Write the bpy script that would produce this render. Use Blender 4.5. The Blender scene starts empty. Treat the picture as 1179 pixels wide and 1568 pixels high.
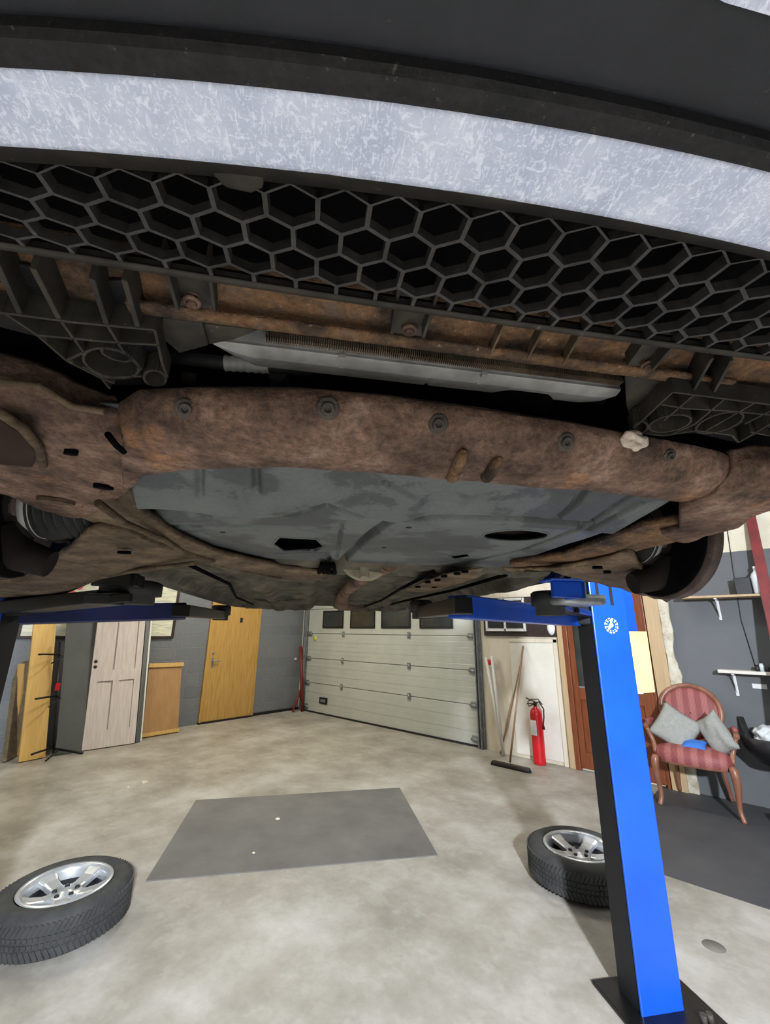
import bpy, bmesh, math, random
from math import sin, cos, radians as R, pi
from mathutils import Vector, Matrix, noise
random.seed(7)
SC = bpy.context.scene
COL = SC.collection
# ---------------------------------------------------------------- camera
H = 1.55
FPX = 640.0
PITCH, ROLL, YAW = R(16.05), R(0.62), R(42.5)
_F = Vector((0, cos(PITCH), sin(PITCH)))
_U0 = Vector((0, -sin(PITCH), cos(PITCH)))
_R0 = Vector((1, 0, 0))
_RT = cos(ROLL) * _R0 + sin(ROLL) * _U0
_UP = -sin(ROLL) * _R0 + cos(ROLL) * _U0
YM = Matrix.Rotation(YAW, 3, 'Z')
CF, CR, CU = YM @ _F, YM @ _RT, YM @ _UP
cam_d = bpy.data.cameras.new('camera')
cam = bpy.data.objects.new('camera', cam_d)
COL.objects.link(cam)
M = Matrix.Identity(4)
for i in range(3):
    M[i][0], M[i][1], M[i][2] = CR[i], CU[i], -CF[i]
M[0][3], M[1][3], M[2][3] = 0, 0, H
cam.matrix_world = M
cam_d.sensor_fit = 'VERTICAL'
cam_d.sensor_height = 36
cam_d.lens = FPX / 1568 * 36
cam_d.clip_start = 0.01
cam_d.clip_end = 100
SC.camera = cam
# ---------------------------------------------------------------- world, exposure, lights
w = bpy.data.worlds.new('world')
SC.world = w
w.use_nodes = True
w.node_tree.nodes['Background'].inputs[0].default_value = (0.8, 0.85, 1, 1)
w.node_tree.nodes['Background'].inputs[1].default_value = 0.06
SC.view_settings.view_transform = 'Standard'
SC.view_settings.look = 'None'
SC.view_settings.gamma = 1
SC.view_settings.use_curve_mapping = False
SC.view_settings.exposure = -0.45
CA = R(52.5)                       # the car and the lift stand at an angle to the room
AX = Vector((-sin(CA), cos(CA), 0))      # towards the tail of the car
LX = Vector((cos(CA), sin(CA), 0))       # towards the photo's right side of the car
C0 = 0.14
CORG = LX * C0
def c2w(u, v, z): return CORG + LX * u + AX * v + Vector((0, 0, z))

def area(name, loc, target, size, power, col, sy=None):
    d = bpy.data.lights.new(name, 'AREA')
    d.size = size
    if sy: d.shape = 'RECTANGLE'; d.size_y = sy
    d.energy = power
    d.color = col
    o = bpy.data.objects.new(name, d)
    COL.objects.link(o)
    o.location = loc
    o.rotation_euler = (Vector(target) - Vector(loc)).to_track_quat('-Z', 'Y').to_euler()
    return o
WORK = c2w(0.30, -2.3, 2.6)
area('work_light', WORK, c2w(0.1, 3.5, 0.35), 0.22, 950, (0.84, 0.91, 1.0))
CEIL = 3.55
TUBES = [((-5.6, 3.6), 115, (1.0, 0.94, 0.76), 'x'), ((-5.2, 0.2), 50, (1.0, 0.92, 0.70), 'x'), ((-1.6, 4.4), 36, (1.0, 0.97, 0.9), 'x'),
         ((1.5, 3.2), 14, (0.93, 0.96, 1.0), 'x'), ((1.0, -1.8), 16, (0.9, 0.95, 1.0), 'x'), ((-2.4, -1.8), 16, (0.93, 0.96, 1.0), 'x')]
for (x, y), p, c, _ in TUBES:
    area('tube_light', (x, y, CEIL - 0.14), (x, y, 0), 1.45, p, c, 0.2)

# ---------------------------------------------------------------- pixel -> place helpers
def ray(px, py):
    return CR * ((px - 589.5) / FPX) - CU * ((py - 784) / FPX) + CF
def W(px, py, **k):
    "world point seen at a pixel on a plane x=, y= or z="
    d = ray(px, py)
    if 'z' in k: t = (k['z'] - H) / d.z
    elif 'x' in k: t = k['x'] / d.x
    else: t = k['y'] / d.y
    return Vector((0, 0, H)) + d * t
def C(px, py, w=None, u=None, v=None):
    "car-frame point (u lateral, v lengthwise, w height)"
    d = ray(px, py)
    D = Vector((d @ LX, d @ AX, d.z))
    t = (w - H) / D.z if w is not None else ((u + C0) / D.x if u is not None else v / D.y)
    return Vector((-C0, 0, H)) + D * t

# ---------------------------------------------------------------- materials
def nd(nt, t, **k):
    n = nt.nodes.new(t)
    for a, b in k.items():
        if a in n.inputs: n.inputs[a].default_value = b
        else: setattr(n, a, b)
    return n
def s2l(c): return tuple(((x / 255) / 12.92 if x / 255 <= .04045 else ((x / 255 + .055) / 1.055) ** 2.4) for x in c) + (1,)
def mat(name, cols, scale=8, rough=0.6, metal=0, bump=0.0, bscale=None, detail=6, stretch=(1, 1, 1), pos=None, speck=None, grain=None, rvar=0, spec=None, trans=0, bdist=0.01):
    "noise blend of sRGB colours, with bump and specks"
    m = bpy.data.materials.new(name); m.use_nodes = True
    nt = m.node_tree; b = nt.nodes['Principled BSDF']; L = nt.links.new
    b.inputs['Roughness'].default_value = rough
    b.inputs['Metallic'].default_value = metal
    if spec is not None: b.inputs['Specular IOR Level'].default_value = spec
    if trans: b.inputs['Transmission Weight'].default_value = trans
    tc = nd(nt, 'ShaderNodeTexCoord'); mp = nd(nt, 'ShaderNodeMapping')
    mp.inputs['Scale'].default_value = stretch
    L(tc.outputs['Object'], mp.inputs['Vector'])
    n = nd(nt, 'ShaderNodeTexNoise', Scale=scale, Detail=detail, Roughness=0.62)
    L(mp.outputs[0], n.inputs['Vector'])
    r = nd(nt, 'ShaderNodeValToRGB')
    k = len(cols); e = r.color_ramp.elements
    ps = pos or [0.32 + 0.36 * i / max(1, k - 1) for i in range(k)]
    while len(e) < k: e.new(0.5)
    for i in range(k):
        e[i].position = ps[i]
    for i in range(k): e[i].color = s2l(cols[i])
    if k == 1: e[1].color = s2l(cols[0]) if len(e) > 1 else None
    L(n.outputs['Fac'], r.inputs[0])
    out = r.outputs[0]
    if speck:
        sc_, th, col, amt = speck
        n2 = nd(nt, 'ShaderNodeTexNoise', Scale=sc_, Detail=3, Roughness=0.7)
        L(mp.outputs[0], n2.inputs['Vector'])
        r2 = nd(nt, 'ShaderNodeValToRGB'); r2.color_ramp.elements[0].position = th; r2.color_ramp.elements[1].position = th + 0.08
        L(n2.outputs['Fac'], r2.inputs[0])
        mu = nd(nt, 'ShaderNodeMath', operation='MULTIPLY'); mu.inputs[1].default_value = amt
        L(r2.outputs[0], mu.inputs[0])
        mx = nd(nt, 'ShaderNodeMixRGB'); mx.inputs[2].default_value = s2l(col)
        L(mu.outputs[0], mx.inputs[0]); L(out, mx.inputs[1]); out = mx.outputs[0]
    if grain:
        n4 = nd(nt, 'ShaderNodeTexNoise', Scale=grain[0], Detail=6, Roughness=0.75)
        L(mp.outputs[0], n4.inputs['Vector'])
        r4 = nd(nt, 'ShaderNodeMapRange'); r4.inputs['From Min'].default_value = .34; r4.inputs['From Max'].default_value = .66
        r4.inputs['To Min'].default_value = 1 - grain[1]; r4.inputs['To Max'].default_value = 1 + grain[1]
        L(n4.outputs['Fac'], r4.inputs[0])
        vm = nd(nt, 'ShaderNodeVectorMath', operation='SCALE'); L(out, vm.inputs[0]); L(r4.outputs[0], vm.inputs['Scale']); out = vm.outputs[0]
    L(out, b.inputs['Base Color'])
    if rvar:
        mr = nd(nt, 'ShaderNodeMapRange'); mr.inputs['To Min'].default_value = rough - rvar; mr.inputs['To Max'].default_value = rough + rvar
        L(n.outputs['Fac'], mr.inputs[0]); L(mr.outputs[0], b.inputs['Roughness'])
    if bump:
        n3 = nd(nt, 'ShaderNodeTexNoise', Scale=bscale or scale * 4, Detail=5, Roughness=0.65)
        L(mp.outputs[0], n3.inputs['Vector'])
        bp = nd(nt, 'ShaderNodeBump', Strength=bump, Distance=bdist)
        L(n3.outputs['Fac'], bp.inputs['Height']); L(bp.outputs[0], b.inputs['Normal'])
    return m
def plain(name, c, rough=0.5, metal=0, spec=None):
    return mat(name, [tuple(max(0, x - 6) for x in c), tuple(min(255, x + 6) for x in c)], 12, rough, metal, spec=spec)

m_floor = mat('concrete floor', [(138, 132, 121), (162, 156, 146), (186, 182, 175)], 1.9, 0.5, detail=9, grain=(26, .05), bump=0.25, bscale=30, rvar=0.08, speck=(5, 0.54, (190, 187, 177), 0.22), bdist=0.004, spec=0.35)
m_floorpaint = mat('grey floor paint', [(66, 66, 69), (80, 80, 82)], 2, 0.6, bump=0.1, bscale=30, speck=(26, 0.74, (150, 148, 144), 0.5), bdist=0.003)
m_rubber_mat = mat('rubber mat', [(96, 93, 90), (116, 113, 109)], 2.5, 0.7, bump=0.15, bscale=50, speck=(30, 0.72, (150, 146, 140), 0.5), bdist=0.002)
def block_mat(name, mort, c1, c2, axis):
    m = bpy.data.materials.new(name); m.use_nodes = True
    nt = m.node_tree; b = nt.nodes['Principled BSDF']; L = nt.links.new
    tc = nd(nt, 'ShaderNodeTexCoord'); sp = nd(nt, 'ShaderNodeSeparateXYZ'); cb = nd(nt, 'ShaderNodeCombineXYZ')
    L(tc.outputs['Object'], sp.inputs[0]); L(sp.outputs[axis], cb.inputs[0]); L(sp.outputs[2], cb.inputs[1])
    br = nd(nt, 'ShaderNodeTexBrick', Scale=1.0)
    br.inputs['Brick Width'].default_value = 0.45; br.inputs['Row Height'].default_value = 0.21
    br.inputs['Mortar Size'].default_value = 0.006; br.inputs['Mortar Smooth'].default_value = 0.6
    br.inputs['Color1'].default_value = s2l(c1); br.inputs['Color2'].default_value = s2l(c2); br.inputs['Mortar'].default_value = s2l(mort)
    L(cb.outputs[0], br.inputs['Vector'])
    n = nd(nt, 'ShaderNodeTexNoise', Scale=30, Detail=6); L(tc.outputs['Object'], n.inputs['Vector'])
    mx = nd(nt, 'ShaderNodeMixRGB', blend_type='OVERLAY'); mx.inputs[0].default_value = 0.25
    L(br.outputs[0], mx.inputs[1]); L(n.outputs['Color'], mx.inputs[2]); L(mx.outputs[0], b.inputs['Base Color'])
    ad = nd(nt, 'ShaderNodeMath', operation='MULTIPLY_ADD'); ad.inputs[1].default_value = -1.0
    L(br.outputs['Fac'], ad.inputs[0]); L(n.outputs['Fac'], ad.inputs[2])
    bp = nd(nt, 'ShaderNodeBump', Strength=0.5, Distance=0.012); L(ad.outputs[0], bp.inputs['Height']); L(bp.outputs[0], b.inputs['Normal'])
    b.inputs['Roughness'].default_value = 0.55
    return m
m_block = block_mat('grey painted blockwork', (132, 134, 138), (116, 120, 127), (124, 128, 134), 1)
m_wallgrey = mat('smooth grey painted wall', [(92, 94, 97), (100, 102, 105)], 1.5, 0.7)
m_cream = mat('cream plaster wall', [(205, 196, 172), (224, 217, 198)], 3, 0.8, bump=0.1)
m_board = mat('bare plywood lining', [(196, 184, 160), (214, 204, 184), (224, 216, 200)], 4, 0.75, stretch=(1, 1, 0.25))
m_whiteboard = mat('off white lining board', [(212, 206, 194), (226, 221, 212)], 3, 0.7)
m_ceiling = plain('ceiling', (190, 190, 186), 0.9)
m_pine = mat('varnished pine door', [(176, 134, 66), (194, 152, 84), (203, 164, 96)], 6, 0.45, stretch=(1, 6, 0.4))
m_pine2 = mat('pale pine boards', [(198, 156, 84), (214, 176, 104)], 5, 0.5, stretch=(1, 6, 0.4))
m_tanply = mat('tan plywood', [(164, 122, 78), (178, 138, 92)], 5, 0.6, stretch=(1, 3, 0.7))
m_mahog = mat('reddish brown varnished wood', [(104, 54, 30), (132, 72, 42)], 6, 0.35, stretch=(8, 8, 0.5))
m_tanwood = mat('tan door frame', [(178, 150, 112), (192, 166, 130)], 5, 0.6, stretch=(5, 5, 0.4))
m_whitewash = mat('whitewashed pine', [(196, 182, 178), (206, 194, 190), (216, 206, 202)], 7, 0.6, stretch=(1, 5, 0.4), speck=(24, 0.72, (120, 104, 98), 0.7))
m_greypanel = mat('dark grey sheet', [(78, 80, 80), (90, 92, 92)], 2, 0.5)
m_garage = mat('ribbed aluminium door skin', [(188, 191, 184), (202, 205, 198)], 2, 0.42, metal=0.15, bump=0.1, bscale=60, bdist=0.002)
m_steel = mat('galvanised steel', [(132, 136, 138), (166, 170, 172)], 18, 0.4, metal=0.6)
m_glassdark = mat('dark window glass', [(38, 42, 44), (60, 62, 58)], 4, 0.12, spec=0.6)
m_black = plain('black plastic', (24, 24, 26), 0.45)
m_blackmetal = plain('black metal', (22, 22, 24), 0.35, 0.3)
m_white = plain('white paint', (226, 226, 224), 0.5)
m_paper = mat('cream paper', [(196, 184, 112), (206, 196, 130)], 6, 0.8, speck=(30, 0.73, (150, 140, 100), 0.5))
m_red = plain('red enamel', (196, 26, 34), 0.3)
m_darkred = mat('dark red oxide paint', [(104, 32, 32), (128, 42, 40)], 6, 0.5)
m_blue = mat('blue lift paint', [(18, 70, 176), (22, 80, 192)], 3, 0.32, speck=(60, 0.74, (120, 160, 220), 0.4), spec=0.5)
m_blue_shaded = mat('shaded blue lift paint', [(8, 18, 68), (12, 24, 84)], 5, 0.45)  # darker copy of the lift blue, with the left arm's shade in its colour
m_darkint = plain('near black parts and shade', (14, 16, 22), 0.6)  # near-black parts; also carries the shade inside the lift columns
m_rubber = mat('black rubber', [(26, 26, 27), (38, 38, 38)], 12, 0.65, bump=0.2)
m_tyre = mat('tyre rubber', [(42, 42, 43), (60, 60, 59)], 14, 0.75, bump=0.2, bscale=60, bdist=0.003)
m_alloy = mat('silver alloy', [(178, 180, 182), (200, 202, 204)], 10, 0.32, metal=0.55)
m_pink = None
m_chairwood = mat('worn brown chair wood', [(118, 74, 56), (152, 104, 82)], 14, 0.35, stretch=(1, 1, 0.3))
m_cushion = mat('grey cushion cloth', [(140, 140, 134), (156, 156, 150)], 40, 0.9, bump=0.3, bscale=200, bdist=0.002)
m_bluecloth = plain('blue cloth', (54, 112, 196), 0.8)
m_tie = plain('clear plastic', (205, 210, 214), 0.15)
# car
m_plastic = mat('dusty black plastic', [(20, 19, 20), (34, 32, 33)], 20, 0.6, spec=0.25, bump=0.4, bscale=160, grain=(260, .4), speck=(190, 0.64, (104, 98, 92), 0.5), bdist=0.002)
m_plastic2 = mat('smooth black bumper plastic', [(24, 25, 29), (33, 34, 39)], 9, 0.5, spec=0.3, bump=0.2, bscale=300, bdist=0.001, grain=(60, .15), speck=(90, 0.7, (96, 92, 92), 0.6))
m_hexp = mat('grille plastic', [(30, 29, 28), (60, 57, 54)], 30, 0.55, bump=0.3, grain=(200, .3), speck=(170, 0.68, (140, 132, 122), 0.5), bdist=0.001)
m_ribp = mat('dusty ribbed plastic', [(34, 32, 29), (62, 58, 51)], 26, 0.65, spec=0.2, bump=0.3, bscale=140, speck=(90, 0.66, (120, 108, 94), 0.6), bdist=0.002)
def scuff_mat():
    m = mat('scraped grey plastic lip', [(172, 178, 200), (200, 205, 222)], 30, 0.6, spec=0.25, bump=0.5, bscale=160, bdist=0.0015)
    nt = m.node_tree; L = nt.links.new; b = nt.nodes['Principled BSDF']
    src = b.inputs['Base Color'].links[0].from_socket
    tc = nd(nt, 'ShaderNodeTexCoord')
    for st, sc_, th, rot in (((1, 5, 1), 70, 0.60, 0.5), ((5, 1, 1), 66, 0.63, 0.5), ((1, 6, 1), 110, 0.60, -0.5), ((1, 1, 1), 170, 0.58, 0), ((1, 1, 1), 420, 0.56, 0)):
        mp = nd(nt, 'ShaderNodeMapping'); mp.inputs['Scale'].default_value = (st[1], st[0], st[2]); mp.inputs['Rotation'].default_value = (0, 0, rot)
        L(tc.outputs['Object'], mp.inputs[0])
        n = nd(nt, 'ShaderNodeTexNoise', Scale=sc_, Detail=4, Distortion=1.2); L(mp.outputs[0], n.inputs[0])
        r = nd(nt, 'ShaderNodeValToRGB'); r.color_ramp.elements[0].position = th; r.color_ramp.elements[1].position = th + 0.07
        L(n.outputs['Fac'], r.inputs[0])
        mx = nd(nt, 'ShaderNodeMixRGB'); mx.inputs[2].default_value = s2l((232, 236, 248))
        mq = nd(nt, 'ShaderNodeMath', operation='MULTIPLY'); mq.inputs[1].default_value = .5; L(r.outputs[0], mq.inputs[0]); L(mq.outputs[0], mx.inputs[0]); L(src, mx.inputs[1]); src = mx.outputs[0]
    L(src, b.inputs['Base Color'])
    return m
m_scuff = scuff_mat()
m_rust = mat('brown surface rust', [(54, 43, 37), (86, 68, 58), (112, 88, 75), (134, 110, 98)], 12, 0.85, detail=10, bump=1.0, bscale=70, grain=(110, .45), speck=(7, 0.62, (156, 110, 72), 0.4), bdist=0.005, spec=0.2)
m_rust2 = mat('orange flaking rust', grain=(120, .4), cols=[(48, 40, 34), (80, 64, 52), (112, 84, 60), (96, 81, 73)], scale=16, rough=0.9, bump=1.0, bscale=90, speck=(120, 0.66, (150, 128, 118), 0.5), bdist=0.006, spec=0.2)
m_mudrust = mat('muddy brown steel', grain=(70, .35), cols=[(58, 48, 38), (84, 70, 55), (112, 96, 76)], scale=10, rough=0.85, bump=0.7, bscale=60, bdist=0.005, spec=0.2)
m_under = mat('dirty underbody', [(48, 46, 40), (78, 74, 64), (100, 92, 78)], 9, 0.85, bump=0.6, bscale=40, bdist=0.006, spec=0.2)
m_tray = mat('grey plastic undertray', [(50, 53, 54), (60, 63, 64), (80, 84, 83), (90, 94, 92)], 5, 0.55, pos=[.3, .49, .52, .7], grain=(160, .12), bump=0.25, bscale=100, speck=(110, 0.68, (128, 130, 126), 0.45), bdist=0.003)
m_alum = mat('dull aluminium', [(138, 136, 132), (172, 170, 166)], 30, 0.5, metal=0.0, bump=0.3, bscale=150, bdist=0.001)
m_fin = plain('radiator fins', (44, 40, 36), 0.6, 0.3)
m_void = plain('dark engine bay', (6, 6, 7), 0.9, spec=0.05)  # near-black colour holds the darkness of gaps and voids
m_boltm = mat('rusty bolt', [(60, 52, 46), (84, 76, 68)], 60, 0.6, metal=0.3, bump=0.4)
m_castg = mat('grimy cast metal', [(120, 112, 92), (152, 144, 122)], 20, 0.7, bump=0.5)
m_body = plain('dark blue car paint', (18, 28, 58), 0.15)
m_disc = mat('rusty brake disc', [(58, 46, 42), (92, 76, 70)], 30, 0.6, metal=0.3, bump=0.4)

# ---------------------------------------------------------------- mesh builders
class MB:
    def __init__(s): s.v = []; s.f = []; s.sm = []
    def add(s, vs, fs, smooth=False):
        b = len(s.v); s.v += [Vector(p) for p in vs]
        for f in fs: s.f.append([b + i for i in f]); s.sm.append(smooth)
        return s
    def box(s, c, d, m=None):
        c = Vector(c); x, y, z = [k / 2 for k in d]
        vs = [Vector((a, b_, e)) for a in (-x, x) for b_ in (-y, y) for e in (-z, z)]
        if m is not None: vs = [m @ p for p in vs]
        return s.add([c + p for p in vs], [(0, 1, 3, 2), (4, 6, 7, 5), (0, 4, 5, 1), (2, 3, 7, 6), (0, 2, 6, 4), (1, 5, 7, 3)])
    def hexa(s, q, t):
        "quad of 4 points extruded by vector t"
        q = [Vector(p) for p in q]; t = Vector(t)
        return s.add(q + [p + t for p in q], [(3, 2, 1, 0), (4, 5, 6, 7), (0, 1, 5, 4), (1, 2, 6, 5), (2, 3, 7, 6), (3, 0, 4, 7)])
    def bar(s, a, b, w_, h_, up=(0, 0, 1)):
        a, b = Vector(a), Vector(b); d = (b - a).normalized(); sd = d.cross(Vector(up))
        if sd.length < 1e-4: sd = d.cross(Vector((1, 0, 0)))
        sd.normalize(); u = sd.cross(d).normalized()
        q = [a + sd * x * w_ / 2 + u * y * h_ / 2 for x, y in ((-1, -1), (1, -1), (1, 1), (-1, 1))]
        return s.hexa(q, b - a)
    def prism(s, pts, t, tops=None):
        pts = [Vector(p) for p in pts]; n = len(pts)
        t = Vector(t) if not isinstance(t, (int, float)) else Vector((0, 0, t))
        vs = pts + [p + t for p in pts]
        fs = [tuple(reversed(range(n))), tuple(range(n, 2 * n))] + [(i, (i + 1) % n, n + (i + 1) % n, n + i) for i in range(n)]
        return s.add(vs, fs)
    def tube(s, path, r, n=10, cap=True):
        path = [Vector(p) for p in path]; rs = r if isinstance(r, (list, tuple)) else [r] * len(path)
        rings = []; pv = None
        for i, p in enumerate(path):
            d = (path[min(i + 1, len(path) - 1)] - path[max(i - 1, 0)]).normalized()
            if pv is None: pv = d.orthogonal().normalized()
            pv = (pv - d * pv.dot(d)).normalized(); q = d.cross(pv)
            rings.append([p + (pv * cos(2 * pi * k / n) + q * sin(2 * pi * k / n)) * rs[i] for k in range(n)])
        vs = [p for g in rings for p in g]
        fs = [(i * n + k, i * n + (k + 1) % n, (i + 1) * n + (k + 1) % n, (i + 1) * n + k) for i in range(len(path) - 1) for k in range(n)]
        s.add(vs, fs, True)
        if cap:
            s.add(rings[0], [tuple(reversed(range(n)))]); s.add(rings[-1], [tuple(range(n))])
        return s
    def lathe(s, prof, n=32, m=None, close=False, a0=0, a1=2 * pi):
        full = abs(a1 - a0 - 2 * pi) < 1e-6; K = n if full else n + 1
        vs = []
        for k in range(K):
            a = a0 + (a1 - a0) * k / n
            for r, z in prof:
                p = Vector((r * cos(a), r * sin(a), z)); vs.append(m @ p if m is not None else p)
        P = len(prof); fs = []
        for k in range(n):
            k2 = (k + 1) % K
            for i in range(P - 1 + (1 if close else 0)):
                j = (i + 1) % P
                fs.append((k * P + i, k2 * P + i, k2 * P + j, k * P + j))
        return s.add(vs, fs, True)
    def loft(s, rows, smooth=True, closed=False):
        n = len(rows[0]); vs = [p for r in rows for p in r]
        m_ = len(rows); fs = []
        for i in range(m_ if closed else m_ - 1):
            j = (i + 1) % m_
            for k in range(n - 1):
                fs.append((i * n + k, i * n + k + 1, j * n + k + 1, j * n + k))
        return s.add(vs, fs, smooth)
    def build(s, name, m, parent=None, loc=None, bevel=0, rough=0, subsurf=0, auto=True, solid=0):
        me = bpy.data.meshes.new(name); o = bpy.data.objects.new(name, me); COL.objects.link(o)
        off = Vector(loc) if loc is not None else Vector((0, 0, 0))
        me.from_pydata([tuple(p - off) for p in s.v], [], s.f)
        for p, q in zip(me.polygons, s.sm): p.use_smooth = q
        me.update()
        bm = bmesh.new(); bm.from_mesh(me)
        bmesh.ops.remove_doubles(bm, verts=bm.verts, dist=1e-5)
        bmesh.ops.recalc_face_normals(bm, faces=bm.faces)
        bm.to_mesh(me); bm.free()
        me.materials.append(m)
        o.location = off
        if parent is not None: o.parent = parent
        if solid:
            so = o.modifiers.new('solid', 'SOLIDIFY'); so.thickness = solid; so.offset = 1
        if bevel:
            bv = o.modifiers.new('bevel', 'BEVEL'); bv.width = bevel; bv.segments = 2; bv.limit_method = 'ANGLE'; bv.angle_limit = R(35); bv.use_clamp_overlap = True
        if subsurf:
            ss = o.modifiers.new('sub', 'SUBSURF'); ss.levels = subsurf; ss.render_levels = subsurf
        return o
def tag(o, label, cat, group=None):
    o['label'] = label; o['category'] = cat
    if group: o['group'] = group
    return o
def thing(name, label, cat, loc=(0, 0, 0), rz=0, group=None):
    o = bpy.data.objects.new(name, None); COL.objects.link(o)
    o.empty_display_size = 0.1
    o.location = loc; o.rotation_euler = (0, 0, rz)
    return tag(o, label, cat, group)
def struct(o): o['kind'] = 'structure'; return o
def lab(o, t): o['label'] = t; return o
def copy_tree(o, parent=None):
    c = o.copy(); COL.objects.link(c); c.parent = parent
    for ch in list(o.children): copy_tree(ch, c)
    return c
def B(x0, x1, y0, y1, z0, z1, mb=None):
    return (mb or MB()).box(((x0 + x1) / 2, (y0 + y1) / 2, (z0 + z1) / 2), (abs(x1 - x0), abs(y1 - y0), abs(z1 - z0)))

# ================================================================ THE ROOM
XL, XR, YF, YB = -7.68, 4.6, 5.78, -5.0
struct(B(XL - .2, XR + .2, YB - .2, YF + .2, -0.2, 0).build('floor', m_floor))
struct(B(XL - .2, XR + .2, YB - .2, YF + .2, CEIL, CEIL + .15).build('ceiling', m_ceiling))
struct(B(XL - .2, XL, YB - .2, YF + .2, 0, CEIL).build('wall_left', m_block))
struct(B(XR, XR + .2, YB - .2, YF + .2, 0, CEIL).build('wall_right', m_wallgrey))
struct(B(XL, XR, YB - .2, YB, 0, CEIL).build('wall_back', m_cream))
# front wall: garage opening, plywood stretch, door, pilaster and smooth grey wall
fw = MB()
B(XL, -7.5, YF, YF + .2, 0, CEIL, fw); B(-7.5, -3.36, YF, YF + .2, 2.55, CEIL, fw); B(-3.36, -0.97, YF, YF + .2, 0, CEIL, fw)
B(-0.97, XR, YF, YF + .2, 2.42, CEIL, fw)
struct(fw.build('wall_front', m_cream))
struct(B(-0.97, XR, YF, YF + .2, 0, 2.42).build('wall_front_grey', m_wallgrey))
ply = struct(B(-3.3, -2.16, YF - .02, YF, 0, 2.6).build('wall_front_lining', m_board))
wb = B(-2.86, -2.24, YF - .035, YF - .0205, 0.04, 1.44).build('lining_panel', m_whiteboard, bevel=.003); wb.parent = ply
bt = MB(); B(-2.24, -2.19, YF - .05, YF - .0205, 0, 1.5, bt); B(-2.86, -2.19, YF - .05, YF - .0205, 1.44, 1.485, bt)
o = bt.build('batten', m_board, bevel=.003); o.parent = ply
# painted floor strip along the grey wall
struct(B(-1.24, XR, 3.77, YF, 0.0, 0.004).build('floor_painted_strip', m_floorpaint))
struct(B(XL, XL + .02, 4.74, YF, 0, 0.05).build('baseboard_left', m_black))
# pilaster beside the brown door
pm = MB()
B(-1.13, -0.99, YF - .07, YF, 0, 2.6, pm)
struct(pm.build('trim_1', m_tanwood, bevel=.004))
lft = []; rgt = []
for k in range(60):
    z = 2.55 * k / 59
    lft.append(Vector((-.992 + .012 * noise.noise(Vector((0, z * 5, 1))), YF - .045, z))); rgt.append(Vector((-.90 + .03 * noise.noise(Vector((3, z * 4, 1))) + .008 * noise.noise(Vector((3, z * 22, 1))), YF - .045, z)))
pm = MB().prism(lft + rgt[::-1], (0, .045, 0))
struct(pm.build('trim_2', mat('rough old plaster', [(170, 160, 138), (206, 198, 178), (222, 214, 196)], 9, .85, bump=.9, bscale=30, bdist=.02), bevel=.006))

# ---- garage door (door_1)
GX0, GX1, GY = -7.46, -3.42, YF + .02
g = struct(B(GX0, GX1, GY, GY + .04, 0.02, 2.5).build('door_1', m_garage))
secs = [(0.02, .545), (.55, 1.015), (1.02, 1.505), (1.51, 2.0), (2.005, 2.5)]
WX = [(-6.99, -6.36), (-6.16, -5.50), (-5.34, -4.66), (-4.46, -3.80)]
for i, (z0, z1) in enumerate(secs):
    mb = MB()
    nrib = 6 if i != 3 else 1
    for k in range(nrib):
        a = z0 + (z1 - z0) * k / nrib; b_ = z0 + (z1 - z0) * (k + 1) / nrib
        B(GX0, GX1, GY - (.034 if k % 2 == 0 else .031), GY, a + (.003 if k == 0 else 0), b_ - (.003 if k == nrib - 1 else 0), mb)
    mb.build('door_section', m_garage, g, bevel=.004)
for x0, x1 in WX:
    mb = MB()
    B(x0, x1, GY - .052, GY - .03, 1.615, 1.645, mb); B(x0, x1, GY - .052, GY - .03, 1.935, 1.965, mb)
    B(x0, x0 + .03, GY - .052, GY - .03, 1.645, 1.935, mb); B(x1 - .03, x1, GY - .052, GY - .03, 1.645, 1.935, mb)
    fr = mb.build('window_frame', m_black, g, bevel=.004)
    B(x0 + .03, x1 - .03, GY - .044, GY - .038, 1.645, 1.935).build('pane', m_glassdark, fr)
for zz in (.545, 1.015, 1.505):
    for xx in (-6.35, -4.7):
        mb = MB(); B(xx - .03, xx + .03, GY - .05, GY - .034, zz - .05, zz + .05, mb); mb.tube([(xx, GY - .05, zz - .03), (xx, GY - .05, zz + .03)], .012)
        mb.build('hinge', m_steel, g)
for zz in (.1, .545, 1.015, 1.505):
    for xx in (GX0 + .07, GX1 - .06):
        mb = MB(); B(xx - .05, xx + .05, GY - .055, GY - .034, zz - .045, zz + .045, mb); mb.tube([(xx - .06, GY - .06, zz), (xx + .08, GY - .06, zz)], .018)
        mb.build('roller_bracket', m_steel, g)
B(GX0, GX1, GY - .045, GY + .02, 0.0, 0.03).build('rubber_seal', m_rubber, g)
hb = MB(); B(-6.98, -6.74, GY - .05, GY - .034, .19, .31, hb)
hd = hb.build('lift_handle', m_black, g, bevel=.006)
B(-6.93, -6.79, GY - .058, GY - .0505, .225, .275).build('grip', m_steel, hd)
q = W(482.5, 977.5, y=GY - .036)
MB().lathe([(0, 0), (.055, 0), (.055, -.003), (0, -.003)], 24, Matrix.Translation(q) @ Matrix.Rotation(-pi / 2, 4, 'X')).build('yellow_sticker', plain('yellow sticker', (214, 214, 90), .6), g)
for n, x in ((2, -7.52), (3, -3.37)):
    mb = MB(); B(x - .045, x + .045, YF - .03, YF + .005, 0, 2.55, mb); B(x - .045, x - .03, YF - .07, YF - .03, 0, 2.55, mb); B(x + .01, x + .02, YF - .09, YF - .03, 0, 2.55, mb)
    struct(mb.build('trim_%d' % (n + 1), m_steel, bevel=.003))

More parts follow.
